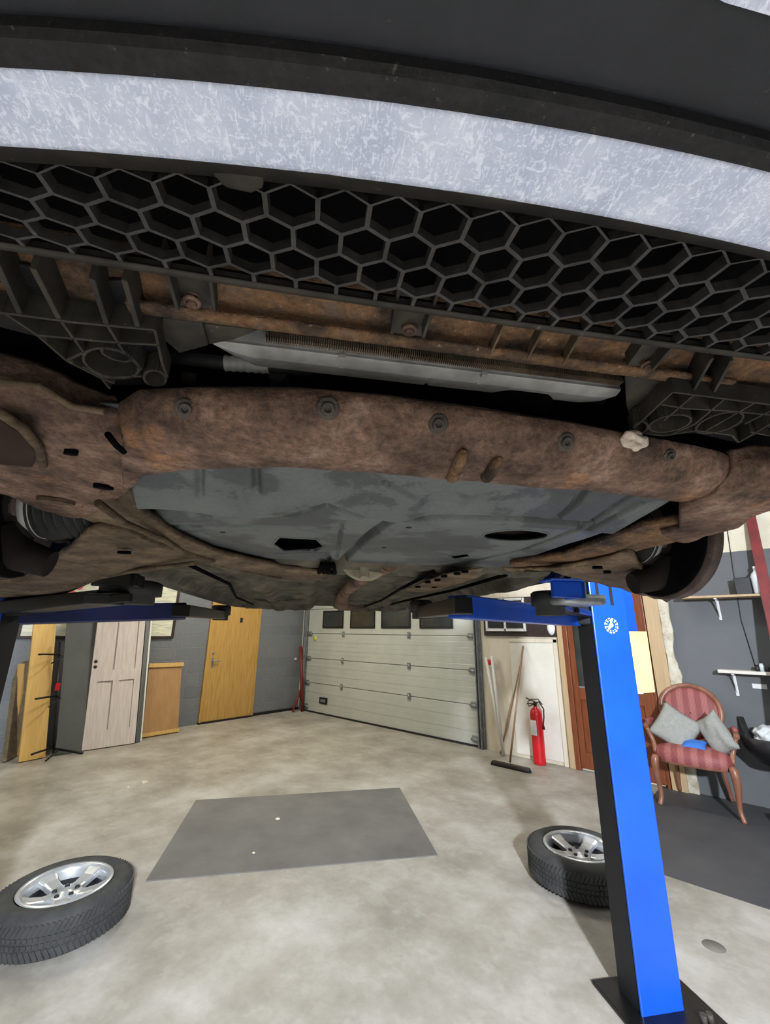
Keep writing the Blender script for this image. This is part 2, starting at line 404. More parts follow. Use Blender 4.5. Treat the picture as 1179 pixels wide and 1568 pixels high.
# ---- brown door with glass (door_2)
dx0, dx1 = -2.10, -1.14
d2 = struct(B(dx0 + .06, dx1 - .02, YF - .03, YF, 0.03, 2.05).build('door_2', m_mahog))
mb = MB()
B(dx0, dx0 + .06, YF - .07, YF, 0, 2.12, mb); B(dx1 - .03, dx1, YF - .07, YF, 0, 2.12, mb); B(dx0, dx1, YF - .07, YF, 2.05, 2.14, mb)
mb.build('door_frame', m_mahog, d2, bevel=.006)
B(dx0 - .07, dx0 - .002, YF - .06, YF, 0, 2.2).build('casing', m_tanwood, d2, bevel=.004)
mb = MB()
B(dx0 + .06, dx0 + .13, YF - .055, YF - .03, .03, 2.05, mb); B(dx1 - .14, dx1 - .03, YF - .055, YF - .03, .03, 2.05, mb)
B(dx0 + .13, dx1 - .14, YF - .055, YF - .03, .03, .2, mb); B(dx0 + .13, dx1 - .14, YF - .055, YF - .03, .78, .92, mb); B(dx0 + .13, dx1 - .14, YF - .055, YF - .03, 1.93, 2.05, mb)
B(dx0 + .3, dx1 - .22, YF - .046, YF - .03, .28, .70, mb)
mb.build('stile_and_rail', m_mahog, d2, bevel=.006)
B(dx0 + .13, dx1 - .14, YF - .038, YF - .0305, .92, 1.93).build('pane', m_glassdark, d2)
B(dx0 + .13, dx1 - .14, YF - .05, YF - .038, .92, .935).build('glazing_bead', m_steel, d2)

# ---- pine door on the left wall (door_3)
dY0, dY1 = 3.67, 4.70
d3 = struct(B(XL, XL + .03, dY0 + .04, dY1 - .04, .03, 2.07).build('door_3', m_pine))
mb = MB()
B(XL, XL + .05, dY0, dY0 + .04, 0, 2.12, mb); B(XL, XL + .05, dY1 - .04, dY1, 0, 2.12, mb); B(XL, XL + .05, dY0, dY1, 2.08, 2.13, mb)
mb.build('door_frame', m_pine, d3, bevel=.004)
mb = MB(); X = XL + .03
mb.tube([(X, dY0 + .13, 1.02), (X + .055, dY0 + .13, 1.02), (X + .055, dY0 + .25, 1.02)], .011)
mb.box((X + .006, dY0 + .13, 1.0), (.012, .035, .16)); lab(mb.build('handle', m_steel, d3, bevel=.002), 'satin metal lever handle')
MB().lathe([(0, .012), (.022, .01), (.024, 0)], 16, Matrix.Translation((X, dY0 + .13, 1.16)) @ Matrix.Rotation(pi / 2, 4, 'Y')).build('lock', m_steel, d3)
B(XL + .03, XL + .038, dY0 + .59, dY0 + .64, 1.70, 1.79).build('viewer_plate', m_darkint, d3)
B(XL, XL + .06, dY0, dY1, 0, .028).build('threshold', m_darkint, d3)

# ================================================================ THINGS AT THE LEFT WALL
def lean(bl, br, tl, tr, wx=XL + .07, ext=1.0, th=.03, z0=.003):
    "frame for a board that stands on the floor and leans on the left wall: f(s,t,d) -> world"
    a, b_ = W(*bl, z=z0), W(*br, z=z0)
    c, d = W(*tl, x=wx), W(*tr, x=wx)
    c, d = a + (c - a) * ext, b_ + (d - b_) * ext
    n = (b_ - a).cross(c - a).normalized()
    if n.x < 0: n = -n
    return lambda s_, t_, e=0: (a * (1 - s_) + b_ * s_) * (1 - t_) + (c * (1 - s_) + d * s_) * t_ + n * e
def slab(f, s0, s1, t0, t1, d0, d1, mb=None):
    mb = mb or MB()
    q = [f(s0, t0, d0), f(s1, t0, d0), f(s1, t1, d0), f(s0, t1, d0)]
    q2 = [f(s0, t0, d1), f(s1, t0, d1), f(s1, t1, d1), f(s0, t1, d1)]
    return mb.add(q + q2, [(3, 2, 1, 0), (4, 5, 6, 7), (0, 1, 5, 4), (1, 2, 6, 5), (2, 3, 7, 6), (3, 0, 4, 7)])
def base(f): return f(.5, 0, 0)

# floral picture on the wall
PZ0, PZ1, PY0, PY1 = 1.41, 2.48, 1.0, 3.06
pic = thing('picture', 'large framed floral picture on cream cloth hung on the grey block wall', 'picture', (XL + .02, 2.03, PZ0))
lc = Vector((XL + .02, 2.03, PZ0))
mb = MB()
for a, b_, c, d in ((PY0, PY1, PZ0, PZ0 + .04), (PY0, PY1, PZ1 - .04, PZ1), (PY0, PY0 + .04, PZ0 + .04, PZ1 - .04), (PY1 - .04, PY1, PZ0 + .04, PZ1 - .04)):
    B(XL + .002, XL + .04, a, b_, c, d, mb)
mb.v = [p - lc for p in mb.v]; mb.build('picture_frame', plain('dark brown frame', (52, 36, 32), .4), pic, bevel=.004)
def floral():
    m = bpy.data.materials.new('floral print'); m.use_nodes = True
    nt = m.node_tree; b = nt.nodes['Principled BSDF']; L = nt.links.new
    tc = nd(nt, 'ShaderNodeTexCoord')
    mp = nd(nt, 'ShaderNodeMapping'); mp.inputs['Scale'].default_value = (1, 1.5, 9); mp.inputs['Rotation'].default_value = (0.35, 0, 0)
    L(tc.outputs['Object'], mp.inputs[0])
    n = nd(nt, 'ShaderNodeTexNoise', Scale=2.2, Detail=5, Distortion=1.5); L(mp.outputs[0], n.inputs[0])
    r = nd(nt, 'ShaderNodeValToRGB'); e = r.color_ramp.elements
    e[0].position = .35; e[0].color = s2l((196, 200, 190)); e[1].position = .6; e[1].color = s2l((238, 234, 210))
    L(n.outputs[0], r.inputs[0]); src = r.outputs[0]
    sp = nd(nt, 'ShaderNodeSeparateXYZ'); L(tc.outputs['Object'], sp.inputs[0])
    # flowers gathered around the middle of the picture
    va = nd(nt, 'ShaderNodeVectorMath', operation='DISTANCE'); va.inputs[1].default_value = (0, -.25, .62); L(tc.outputs['Object'], va.inputs[0])
    nn = nd(nt, 'ShaderNodeTexNoise', Scale=5, Detail=2); L(tc.outputs['Object'], nn.inputs[0])
    sm = nd(nt, 'ShaderNodeMath', operation='ADD'); L(va.outputs['Value'], sm.inputs[0]); L(nn.outputs['Fac'], sm.inputs[1])
    lt = nd(nt, 'ShaderNodeMath', operation='LESS_THAN'); lt.inputs[1].default_value = .98; L(sm.outputs[0], lt.inputs[0])
    vo = nd(nt, 'ShaderNodeTexVoronoi', Scale=8); L(tc.outputs['Object'], vo.inputs['Vector'])
    rr = nd(nt, 'ShaderNodeValToRGB'); rr.color_ramp.interpolation = 'CONSTANT'; e = rr.color_ramp.elements
    for i, (p, c) in enumerate(((0, (206, 96, 110)), (.22, (232, 206, 96)), (.42, (226, 226, 220)), (.66, (122, 150, 120)), (.85, (178, 194, 212)))):
        if i > 1: e.new(p)
        e[i].position = p; e[i].color = s2l(c)
    sc2 = nd(nt, 'ShaderNodeSeparateColor'); L(vo.outputs['Color'], sc2.inputs[0]); L(sc2.outputs[0], rr.inputs[0])
    ed = nd(nt, 'ShaderNodeMath', operation='LESS_THAN'); ed.inputs[1].default_value = .42; L(vo.outputs['Distance'], ed.inputs[0])
    mu = nd(nt, 'ShaderNodeMath', operation='MULTIPLY'); L(ed.outputs[0], mu.inputs[0]); L(lt.outputs[0], mu.inputs[1])
    mx = nd(nt, 'ShaderNodeMixRGB'); L(mu.outputs[0], mx.inputs[0]); L(src, mx.inputs[1]); L(rr.outputs[0], mx.inputs[2])
    L(mx.outputs[0], b.inputs['Base Color']); b.inputs['Roughness'].default_value = .7
    return m
mb = B(XL + .004, XL + .026, PY0 + .04, PY1 - .04, PZ0 + .04, PZ1 - .04); mb.v = [p - lc for p in mb.v]
mb.build('print', floral(), pic)

# white panelled door
f = lean((124, 1150), (205, 1138), (151, 935), (223, 936), ext=1.13, th=.04)
t = thing('loose_door', 'whitewashed old pine panel door leaning against the left wall below the picture', 'door', base(f))
mb = MB(); slab(f, 0, 1, 0, 1, 0, .022, mb); mb.build('door_leaf', m_whitewash, None, base(f)).parent = t
def under(o, root):
    o.parent = root; o.location = o.location - root.location; return o
for o in t.children: o.location = (0, 0, 0)
mb = MB()
for a in ((0, .13, 0, 1), (.87, 1, 0, 1), (.44, .56, .1, 1), (.13, .87, 0, .1), (.13, .87, .40, .47), (.13, .87, .94, 1)):
    slab(f, a[0], a[1], a[2], a[3], .0215, .036, mb)
under(mb.build('stile_and_rail', m_whitewash, None, base(f), bevel=.003), t)
mb = MB()
for s_ in (.06,):
    for t_ in (.495, .53):
        c = f(s_, t_, .036); n = (f(.5, .5, 1) - f(.5, .5, 0)).normalized()
        mb.lathe([(0, .004), (.022, .004), (.024, 0)], 16, Matrix.Translation(c) @ n.to_track_quat('Z', 'Y').to_matrix().to_4x4())
lab(under(mb.build('keyhole', m_black, None, base(f)), t), 'two black lock holes')

def board(name, label, cat, bl, br, tl, tr, m, th=.03, ext=1, wx=XL + .03, bevel=.003):
    f = lean(bl, br, tl, tr, wx, ext)
    o = slab(f, 0, 1, 0, 1, 0, th).build(name, m, None, base(f), bevel=bevel)
    return tag(o, label, cat), f
board('plank', 'tall yellow pine board leaning upright on the left wall, widest of the yellow boards', 'board', (27, 1168), (68, 1160), (53, 933), (87, 933), m_pine2, .028, 1.05, XL + .09)
board('plank', 'short narrow pine board standing just left of the tall yellow pine board', 'board', (17, 1160), (27, 1157), (27, 1017), (35, 1017), m_pine2, .03, 1, XL + .08)
# curved wicker/wood headboard behind the boards
f = lean((2, 1168), (19, 1160), (20, 1020), (44, 1010), XL + .03)
mb = MB(); pts = [f(0, 0), f(1, 0), f(1, .98), f(.8, 1.0), f(.45, .99), f(.2, .93), f(.05, .82)]
n = (f(.5, .5, .05) - f(.5, .5)); mb.prism(pts, n)
tag(mb.build('headboard', mat('brown weathered wood', [(92, 78, 60), (128, 112, 88)], 14, .7, bump=.4), None, base(f), bevel=.006), 'brown rounded wooden headboard behind the pine boards at the far left', 'headboard')
# dark grey sheet
board('metal_sheet', 'large dark grey sheet leaning between the yellow board and the white door', 'sheet', (84, 1157), (124, 1151), (103, 941), (152, 943), m_greypanel, .012, 1.0, XL + .045)
board('narrow_panel', 'narrow dark grey panel leaning right of the white door', 'panel', (206, 1138), (213, 1136), (223, 945), (231, 945), m_greypanel, .02, 1.0, XL + .05)
board('plastic_strip', 'thin white strip leaning between the narrow grey panel and tan cabinet', 'strip', (213.5, 1136), (216, 1135), (230.5, 947), (232.5, 947), m_white, .01, 1.0, XL + .09, .001)
# tan cabinet panel with pale pine cap and foot rail
f = lean((216, 1130), (271, 1121), (227, 1022), (277, 1020), XL + .12)
t = thing('plywood_hatch', 'tan plywood panel with pale pine top and bottom rails against the grey wall', 'panel', base(f))
under(slab(f, 0, 1, 0.02, 1, 0, .03).build('board', m_tanply, None, base(f), bevel=.002), t)
under(slab(f, -.03, 1.04, .985, 1.05, -.05, .06).build('top_rail', m_pine2, None, base(f), bevel=.004), t)
under(slab(f, -.02, 1.02, 0, .05, -.01, .05).build('bottom_rail', m_pine2, None, base(f), bevel=.004), t)
# black metal coat rack
f = lean((78, 1156), (84, 1155), (88, 985), (94, 985), XL + .25)
t = thing('metal_rack', 'black metal rod stand with hooks beside the yellow board', 'rack', base(f))
mb = MB(); P_ = [f(0, 0, .1), f(0, 1, .1)]
mb.tube(P_, .013, 8); under(mb.build('upright', m_blackmetal, None, base(f)), t)
for tt in (.06, .5, .88):
    mb = MB(); a = f(0, tt, .1)
    mb.tube([a, a + Vector((.25, -.22, .02)), a + Vector((.3, -.27, .02))], .012, 6)
    mb.tube([a, a + Vector((.12, .02, -.02)), a + Vector((.2, -.1, -.1))], .009, 6)
    under(mb.build('hook', m_blackmetal, None, base(f)), t)
mb = MB(); mb.tube([f(0, .05, .1), W(118, 1152, z=.02) , W(118, 1152, z=.02) + Vector((.06, .05, -.01))], .014, 6)
under(mb.build('foot', m_blackmetal, None, base(f)), t)
mb = MB(); q = f(0, .58, .12); mb.box(q, (.02, .05, .09)); under(mb.build('red_tag', m_red, None, base(f), bevel=.003), t)
mb = MB(); a = W(88, 1150, x=XL + .35); b1 = W(106, 1092, x=XL + .3); b2 = W(131, 1091, x=XL + .3)
mb.tube([a, b1, b2], .012, 6); mb.tube([W(106, 1083, x=XL + .3), W(106, 1095, x=XL + .3)], .012, 6); mb.tube([W(106, 1094, x=XL + .3), W(132, 1094, x=XL + .3)], .01, 6)
under(mb.build('side_arm', m_blackmetal, None, base(f)), t)
# small white switch on the left wall
q = W(452, 1009, x=XL)
tag(B(XL + .0, XL + .02, q.y - .025, q.y + .025, q.z - .025, q.z + .025).build('wall_switch', m_white, bevel=.003), 'tiny white switch on the grey block wall right of the pine door', 'switch')
# dark red props in the corner
def pole(name, label, cat, a, b_, r, m, n=10, grp=None):
    a, b_ = Vector(a), Vector(b_)
    o = MB().tube([a, b_], r, n).build(name, m, None, a)
    return tag(o, label, cat, grp)
pole('steel_prop', 'dark red steel prop leaning at a slant in the corner left of the garage door', 'prop', W(448, 1089, z=.03), W(465, 1045, x=XL + .1), .025, m_darkred)
pole('steel_prop', 'dark red steel prop standing upright beside the garage door track', 'prop', (-7.4, 5.68, .0), (-7.56, 5.66, 1.25), .032, m_darkred)

# ================================================================ THINGS AT THE FRONT WALL
# black fascia board with white framed window and oval lamp
q0, q1 = W(741, 973, y=YF - .06), W(854, 975, y=YF - .06)
bx = thing('dark_fascia_board', 'dark brown board with white window frame mounted above the plywood lining', 'panel', (q0.x, YF - .021, 1.51))
lc = Vector((q0.x, YF - .021, 1.51))
def part(mb, name, m, root, bevel=0, **k):
    o = mb.build(name, m, None, root.location, bevel=bevel, **k); o.parent = root; o.location = (0, 0, 0); return o
part(B(q0.x, q1.x, YF - .055, YF - .021, 1.515, 2.05), 'backing_board', plain('dark brown board', (44, 32, 32), .5), bx, .004)
wx0, wx1, wz0 = W(746, 966, y=YF - .07).x, W(804, 966, y=YF - .07).x, W(775, 966.5, y=YF - .07).z
mb = MB()
B(wx0, wx1, YF - .085, YF - .056, wz0, wz0 + .035, mb); B(wx0, wx1, YF - .085, YF - .056, wz0 + .42, wz0 + .455, mb)
for k in (0, .5, 1):
    x = wx0 + (wx1 - wx0) * k; B(x - .014, x + .014, YF - .085, YF - .056, wz0, wz0 + .455, mb)
B(wx0, wx1, YF - .08, YF - .056, wz0 + .19, wz0 + .215, mb)
part(mb, 'window_frame', m_white, bx, .003)
part(B(wx0, wx1, YF - .066, YF - .0555, wz0, wz0 + .455), 'pane', m_glassdark, bx)
q = W(843, 961, y=YF - .07)
tag(MB().lathe([(0, .03), (.03, .028), (.055, .015), (.06, 0)], 24, Matrix.Translation(q + Vector((0, .0148, 0))) @ Matrix.Rotation(pi / 2, 4, 'X') @ Matrix.Diagonal((.85, 1.6, 1, 1))).build('bulkhead_lamp', m_white, None, None), 'white oval fitting on the dark brown board at its right end', 'lamp')
def foot(px, py, gap=.12):
    q = W(px, py, z=.01); q.y = min(q.y, YF - gap); return q
# white cable duct poles, broom, stick
pole('white_pole', 'white square pole leaning on the plywood, left one with the red spot', 'pole', foot(784, 1150), W(744, 1006, y=YF - .085), .023, m_white, 4)
pole('white_pole', 'longer thin white pole crossing in front of the other white pole', 'pole', foot(779, 1153, .16), W(753, 1004, y=YF - .085), .022, m_white, 4)
q = W(749, 1014, y=YF - .08)
tag(MB().lathe([(0, .012), (.035, .01), (.04, 0)], 20, Matrix.Translation(q) @ Matrix.Rotation(pi / 2, 4, 'X')).build('red_cap', m_red), 'small round red cap at the top of the white poles', 'cap')
hp = W(781, 1172, z=.03); top = W(801, 989, y=YF - .055)
br = thing('broom', 'wide push broom with long wooden handle leaning on the plywood wall', 'broom', (hp.x, hp.y, 0))
stick = mat('worn wooden stick', [(138, 108, 82), (168, 138, 108)], 12, .6, stretch=(1, 1, .2))
part(MB().tube([hp + Vector((0, 0, .03)), top], .013, 8), 'handle', stick, br)
b0, b1 = W(754, 1166, z=.035), W(811, 1179, z=.035)
part(MB().bar(b0, b1, .06, .03), 'head', plain('dark broom wood', (52, 44, 40), .6), br, .006)
mb = MB()
for k in range(60):
    for j in (-.02, 0, .02):
        p = b0.lerp(b1, (k + .5) / 60) + Vector((.5 * j, .8 * j, -.012))
        mb.box(p + Vector((0, 0, -.008)), (.012, .012, .028))
part(mb, 'bristles', m_black, br)
pole('wooden_stick', 'slim wooden stick leaning left of the broom handle crossing the white poles', 'stick', foot(772, 1152, .12), W(797, 1018, y=YF - .06), .011, stick)
# fire extinguisher
ex = W(828, 1163, z=0); ex.y = 5.62; ex.x = -2.5
fe = thing('fire_extinguisher', 'red fire extinguisher standing on the floor against the plywood wall', 'extinguisher', ex)
part(MB().lathe([(0, .0), (.068, .0), (.074, .012), (.075, .05), (.075, .56), (.068, .60), (.045, .63), (.026, .645), (.024, .66), (0, .66)], 28, Matrix.Translation(ex)), 'cylinder', m_red, fe)
mb = MB(); c = ex + Vector((0, 0, .66)); mb.lathe([(0, 0), (.022, 0), (.022, .05), (0, .05)], 14, Matrix.Translation(c))
mb.bar(c + Vector((.0, 0, .05)), c + Vector((-.11, -.02, .09)), .03, .01); mb.bar(c + Vector((.0, 0, .03)), c + Vector((-.1, -.02, .02)), .03, .01)
part(mb, 'valve', m_blackmetal, fe, .002)
mb = MB(); mb.tube([c + Vector((.0, 0, .03)), c + Vector((.06, -.02, .06)), c + Vector((.11, -.01, -.02)), c + Vector((.10, 0, -.12)), c + Vector((.085, 0, -.2)), c + Vector((.085, 0, -.26))], [.009] * 5 + [.02], 8)
mb.tube([c + Vector((-.02, 0, .02)), c + Vector((-.08, -.02, -.01)), c + Vector((-.085, -.02, .05)), c + Vector((-.03, -.02, .08)), c + Vector((.05, -.02, .09)), c + Vector((.1, -.01, .03))], .007, 8)
part(mb, 'hose', m_rubber, fe)
part(MB().lathe([(.0755, .33), (.0765, .331), (.0765, .50), (.0755, .501)], 12, Matrix.Translation(ex), a0=R(215), a1=R(290)), 'label_sticker', m_white, fe, solid=.0008)

# shelves on the grey wall
def shelf(label, x0, x1, ztop, th, dep, brx, m):
    s_ = thing('wall_shelf', label, 'shelf', ((x0 + x1) / 2, YF, ztop))
    part(B(x0, x1, YF - dep, YF - .001, ztop - th, ztop), 'board', m, s_, .003)
    for x in brx:
        mb = MB(); B(x - .012, x + .012, YF - .012, YF - .001, ztop - th - .22, ztop - th, mb); B(x - .012, x + .012, YF - dep * .8, YF - .002, ztop - th - .014, ztop - th, mb)
        mb.bar((x, YF - .006, ztop - th - .2), (x, YF - dep * .6, ztop - th - .012), .008, .02)
        part(mb, 'bracket', m_white, s_, .001)
    return s_
d_s = .22
a, b_ = W(1040, 914, y=YF - d_s), W(1176, 908, y=YF - d_s)
shelf('upper pale wooden shelf on white brackets on the grey wall', a.x, 0.6, (a.z + b_.z) / 2, .022, d_s, (W(1100, 930, y=YF).x, W(1171, 930, y=YF).x), m_tanwood)
zt = (a.z + b_.z) / 2
q = W(1138, 893, y=YF - .12)
tag(B(q.x - .07, q.x + .06, YF - .18, YF - .06, zt, zt + .17).build('black_box', m_black, bevel=.006), 'small black box on the upper shelf left of the clear bottle', 'box')
q = W(1155, 890, y=YF - .12)
bo = thing('bottle', 'clear plastic bottle standing on the upper shelf beside the black box', 'bottle', (q.x + .03, YF - .14, zt))
part(MB().lathe([(0, 0), (.05, 0), (.055, .02), (.055, .17), (.045, .2), (.02, .23), (.018, .25), (0, .25)], 20, Matrix.Translation(bo.location)), 'body', m_tie, bo)
part(MB().lathe([(0, .25), (.021, .25), (.021, .275), (0, .275)], 14, Matrix.Translation(bo.location)), 'cap', m_white, bo)
d_s = .16
a, b_ = W(1098, 1024, y=YF - d_s), W(1179, 1031, y=YF - d_s)
zt = (a.z + b_.z) / 2
sh2 = shelf('lower white edged shelf on the grey wall above the armchair', a.x, 0.6, zt, .03, d_s, (W(1125, 1040, y=YF).x, .3), m_whiteboard)
for k, (px, h, r, m, lb) in enumerate(((1160, .05, .02, m_black, 'small dark jar leftmost on the lower shelf'), (1167, .075, .02, m_tie, 'small clear jar on the lower shelf beside the dark jar'), (1176, .045, .022, m_black, 'low dark pot on the lower shelf at the photo edge'))):
    q = W(px, 1024, y=YF - .1)
    tag(MB().lathe([(0, 0), (r, 0), (r, h * .8), (r * .7, h * .9), (r * .75, h), (0, h)], 14, Matrix.Translation((q.x, YF - .1, zt))).build('jar', m, None, None), lb, 'jar')
q = W(1163, 1051, y=YF)
tag(B(q.x - .055, q.x + .055, YF - .004, YF - .0005, q.z - .022, q.z + .022).build('paper_label', m_white), 'white paper label stuck on the grey wall under the lower shelf', 'label')
# black bag with white plastic hanging at the wall
q = W(1172, 1140, y=YF - .15)
bg = thing('rubbish_bucket', 'black rounded bin holding white plastic bags hung on the grey wall', 'bin', (q.x, YF - .001, q.z - .2))
part(MB().lathe([(0, -.02), (.14, 0), (.22, .10), (.25, .22), (.24, .22), (.2, .1), (0, .02)], 28, Matrix.Translation((q.x + .07, YF - .26, q.z - .13))), 'tub', m_black, bg)
part(MB().bar((q.x - .1, YF - .2, q.z), (q.x - .155, YF - .02, q.z + .2), .05, .02), 'handle', m_black, bg, .006)
bm = bmesh.new(); bmesh.ops.create_icosphere(bm, subdivisions=4, radius=.12)
for v_ in bm.verts: v_.co *= 1 + .35 * noise.noise(v_.co * 22); v_.co.z *= .8
mb = MB(); mb.add([v_.co + Vector((q.x + .06, YF - .26, q.z + .08)) for v_ in bm.verts], [[v_.index for v_ in f_.verts] for f_ in bm.faces], True); bm.free()
part(mb, 'plastic_bag', m_tie, bg)
# leaning dark red steel post at the right
a = W(1193, 1000, y=YF - .35); top = W(1151, 800, y=YF - .05)
d = (top - a).normalized(); a2 = a - d * (a.z / d.z)
o = MB().bar(a2 + d * .01, top + d * .25, .085, .06, (0, 1, 0)).build('steel_beam', m_darkred, None, a2, bevel=.004)
tag(o, 'tall dark red steel beam leaning on the grey wall beside the upper shelf', 'beam')
# thin cable on the grey wall
mb = MB(); mb.tube([W(1112, 800, y=YF - .01), W(1122, 870, y=YF - .01), W(1135, 950, y=YF - .01), W(1157, 1022, y=YF - .01)], .004, 5)
tag(mb.build('cable', m_black, None, W(1112, 800, y=YF - .01)), 'thin dark cable running down the grey wall between both shelves', 'cable')

# ================================================================ ARMCHAIR
def stripe_mat():
    m = bpy.data.materials.new('pink striped upholstery'); m.use_nodes = True
    nt = m.node_tree; b = nt.nodes['Principled BSDF']; L = nt.links.new
    tc = nd(nt, 'ShaderNodeTexCoord'); sp = nd(nt, 'ShaderNodeSeparateXYZ'); L(tc.outputs['Object'], sp.inputs[0])
    m1 = nd(nt, 'ShaderNodeMath', operation='MULTIPLY'); m1.inputs[1].default_value = 2 * pi / .105; L(sp.outputs[0], m1.inputs[0])
    s_ = nd(nt, 'ShaderNodeMath', operation='SINE'); L(m1.outputs[0], s_.inputs[0])
    r = nd(nt, 'ShaderNodeValToRGB'); e = r.color_ramp.elements
    e[0].position = .3; e[0].color = s2l((140, 72, 72)); e[1].position = .75; e[1].color = s2l((164, 100, 96))
    mr = nd(nt, 'ShaderNodeMapRange'); mr.inputs['From Min'].default_value = -1; L(s_.outputs[0], mr.inputs[0]); L(mr.outputs[0], r.inputs[0])
    ck = nd(nt, 'ShaderNodeTexChecker', Scale=110); mp = nd(nt, 'ShaderNodeMapping'); mp.inputs['Rotation'].default_value = (0, .785, .785)
    L(tc.outputs['Object'], mp.inputs[0]); L(mp.outputs[0], ck.inputs[0])
    mx = nd(nt, 'ShaderNodeMixRGB', blend_type='MULTIPLY'); L(r.outputs[0], mx.inputs[1]); ck.inputs[1].default_value = (1, 1, 1, 1); ck.inputs[2].default_value = (.72, .62, .62, 1)
    mx.inputs[0].default_value = .8; L(ck.outputs[0], mx.inputs[2]); L(mx.outputs[0], b.inputs['Base Color'])
    b.inputs['Roughness'].default_value = .6
    return m
m_pink = stripe_mat()
ach = thing('armchair', 'antique carved armchair with pink striped upholstery by the grey wall', 'armchair', (-.83, 5.19, 0), R(2))
# local frame: x right, -y front, front legs at y=0, back legs at y=.42
def cab(x, y, sgn, back=False):
    if back: return [(x, y, .42), (x + sgn * .0, y + .01, .25), (x + sgn * .015, y + .05, .1), (x + sgn * .02, y + .09, .0)], [.024, .02, .018, .02]
    return [(x, y, .44), (x + sgn * .02, y - .02, .36), (x + sgn * .012, y - .015, .22), (x - sgn * .004, y, .09), (x + sgn * .012, y - .02, .035), (x + sgn * .022, y - .035, .0)], [.036, .038, .026, .018, .02, .024]
for x, sg in ((-.29, -1), (.29, 1)):
    p, r = cab(x, 0, sg); MB().tube(p, r, 12).build('leg', m_chairwood, ach, subsurf=1)
for x, sg in ((-.19, -1), (.19, 1)):
    p, r = cab(x, .42, sg, True); MB().tube(p, r, 12).build('leg', m_chairwood, ach, subsurf=1)
def superell(w, d, n=36, e=3.0, taper=0.0):
    out = []
    for k in range(n):
        a = 2 * pi * k / n; c_, s_ = cos(a), sin(a)
        x = abs(c_) ** (2 / e) * (1 if c_ > 0 else -1); y = abs(s_) ** (2 / e) * (1 if s_ > 0 else -1)
        out.append((x * w / 2 * (1 - taper * (y + 1) / 2), y * d / 2))
    return out
mb = MB()
ol = superell(.66, .52, taper=.28)
mb.loft([[Vector((x * k, y * k + .21, z)) for x, y in ol + ol[:1]] for k, z in ((.97, .375), (1, .385), (1.0, .44), (.96, .45))])
mb.build('seat_frame', m_chairwood, ach)
mb = MB()
mb.loft([[Vector((x * k, y * k + .21, z - (0.012 if y < 0 else 0) * 0)) for x, y in ol + ol[:1]] for k, z in ((1.01, .395), (1.035, .42), (1.02, .47), (.93, .505), (.6, .53), (.01, .535))])
mb.build('seat', m_pink, ach)
# oval back: frame and pad
def backp(a, k=1.0, off=0):
    x = .255 * k * sin(a); z = cos(a)
    z2 = .78 + (.255 * z if z > 0 else .27 * z) * k
    return Vector((x * (1 + .12 * z), .44 + (z2 - .5) * .22 + off + .5 * x * x * -1.2, z2))
path = [backp(2 * pi * k / 40) for k in range(41)]
mb = MB(); mb.tube(path, .026, 10, cap=False); mb.tube([(-.16, .42, .42), (-.17, .44, .52), backp(R(-125))], .022, 8); mb.tube([(.16, .42, .42), (.17, .44, .52), backp(R(125))], .022, 8)
mb.build('back_frame', m_chairwood, ach)
mb = MB()
rows = [[backp(2 * pi * k / 40, kk, of) for k in range(41)] for kk, of in ((.95, .012), (.95, -.005), (.8, -.03), (.5, -.045), (.02, -.05))]
mb.loft(rows); rows = [[backp(2 * pi * k / 40, kk, .014) for k in range(41)] for kk in (.95, .02)]; mb.loft(rows)
mb.build('backrest', m_pink, ach)
for sg in (-1, 1):
    mb = MB()
    mb.tube([backp(sg * R(112)), (sg * .30, .40, .665), (sg * .345, .26, .67), (sg * .365, .13, .672), (sg * .355, .09, .65)], [.02, .022, .026, .027, .03], 10)
    mb.tube([(sg * .355, .1, .66), (sg * .335, .12, .58), (sg * .30, .10, .5), (sg * .30, .05, .43)], [.026, .02, .022, .026], 10)
    ar = mb.build('armrest', m_chairwood, ach, subsurf=1)
    MB().tube([(sg * .325, .36, .69), (sg * .348, .26, .702), (sg * .36, .17, .695)], [.02, .034, .024], 10).build('arm_pad', m_pink, ar, subsurf=1)
def pillow(name, label, c, size, rot, m, seed=0):
    n = 18; mb = MB(); rt = Matrix.Rotation(rot[2], 3, 'Z') @ Matrix.Rotation(rot[1], 3, 'Y') @ Matrix.Rotation(rot[0], 3, 'X')
    for sd in (1, -1):
        rows = []
        for i in range(n + 1):
            row = []
            for j in range(n + 1):
                x, y = 2 * i / n - 1, 2 * j / n - 1
                h = ((1 - x ** 4) * (1 - y ** 4)) ** .6
                px_, py_ = x * (1 - .10 * (1 - y * y)), y * (1 - .10 * (1 - x * x))
                p = Vector((px_ * size[0] / 2, py_ * size[1] / 2, sd * h * size[2] / 2 * (1 + .25 * noise.noise(Vector((x * 1.6, y * 1.6, seed))))))
                row.append(rt @ p)
            rows.append(row)
        mb.loft(rows)
    o = mb.build(name, m, None, None); o.location = c
    return tag(o, label, 'cushion')
cw = ach.location
pillow('cushion', 'grey cushion on the left side of the armchair, tilted on its corner', cw + Vector((-.125, .19, .655)), (.37, .37, .11), (R(68), 0, R(0)), m_cushion, 1).rotation_euler = (0, R(32), 0)
pillow('cushion', 'grey cushion folded on the right side of the armchair under the armrest', cw + Vector((.20, .19, .65)), (.26, .36, .14), (R(68), 0, R(-22)), m_cushion, 4).rotation_euler = (0, R(-38), 0)
pillow('cloth', 'bright blue cloth showing between the two grey cushions on the chair seat', cw + Vector((.02, .12, .545)), (.2, .16, .05), (R(18), 0, 0), m_bluecloth, 6)
bpy.data.objects['cloth']['category'] = 'cloth'
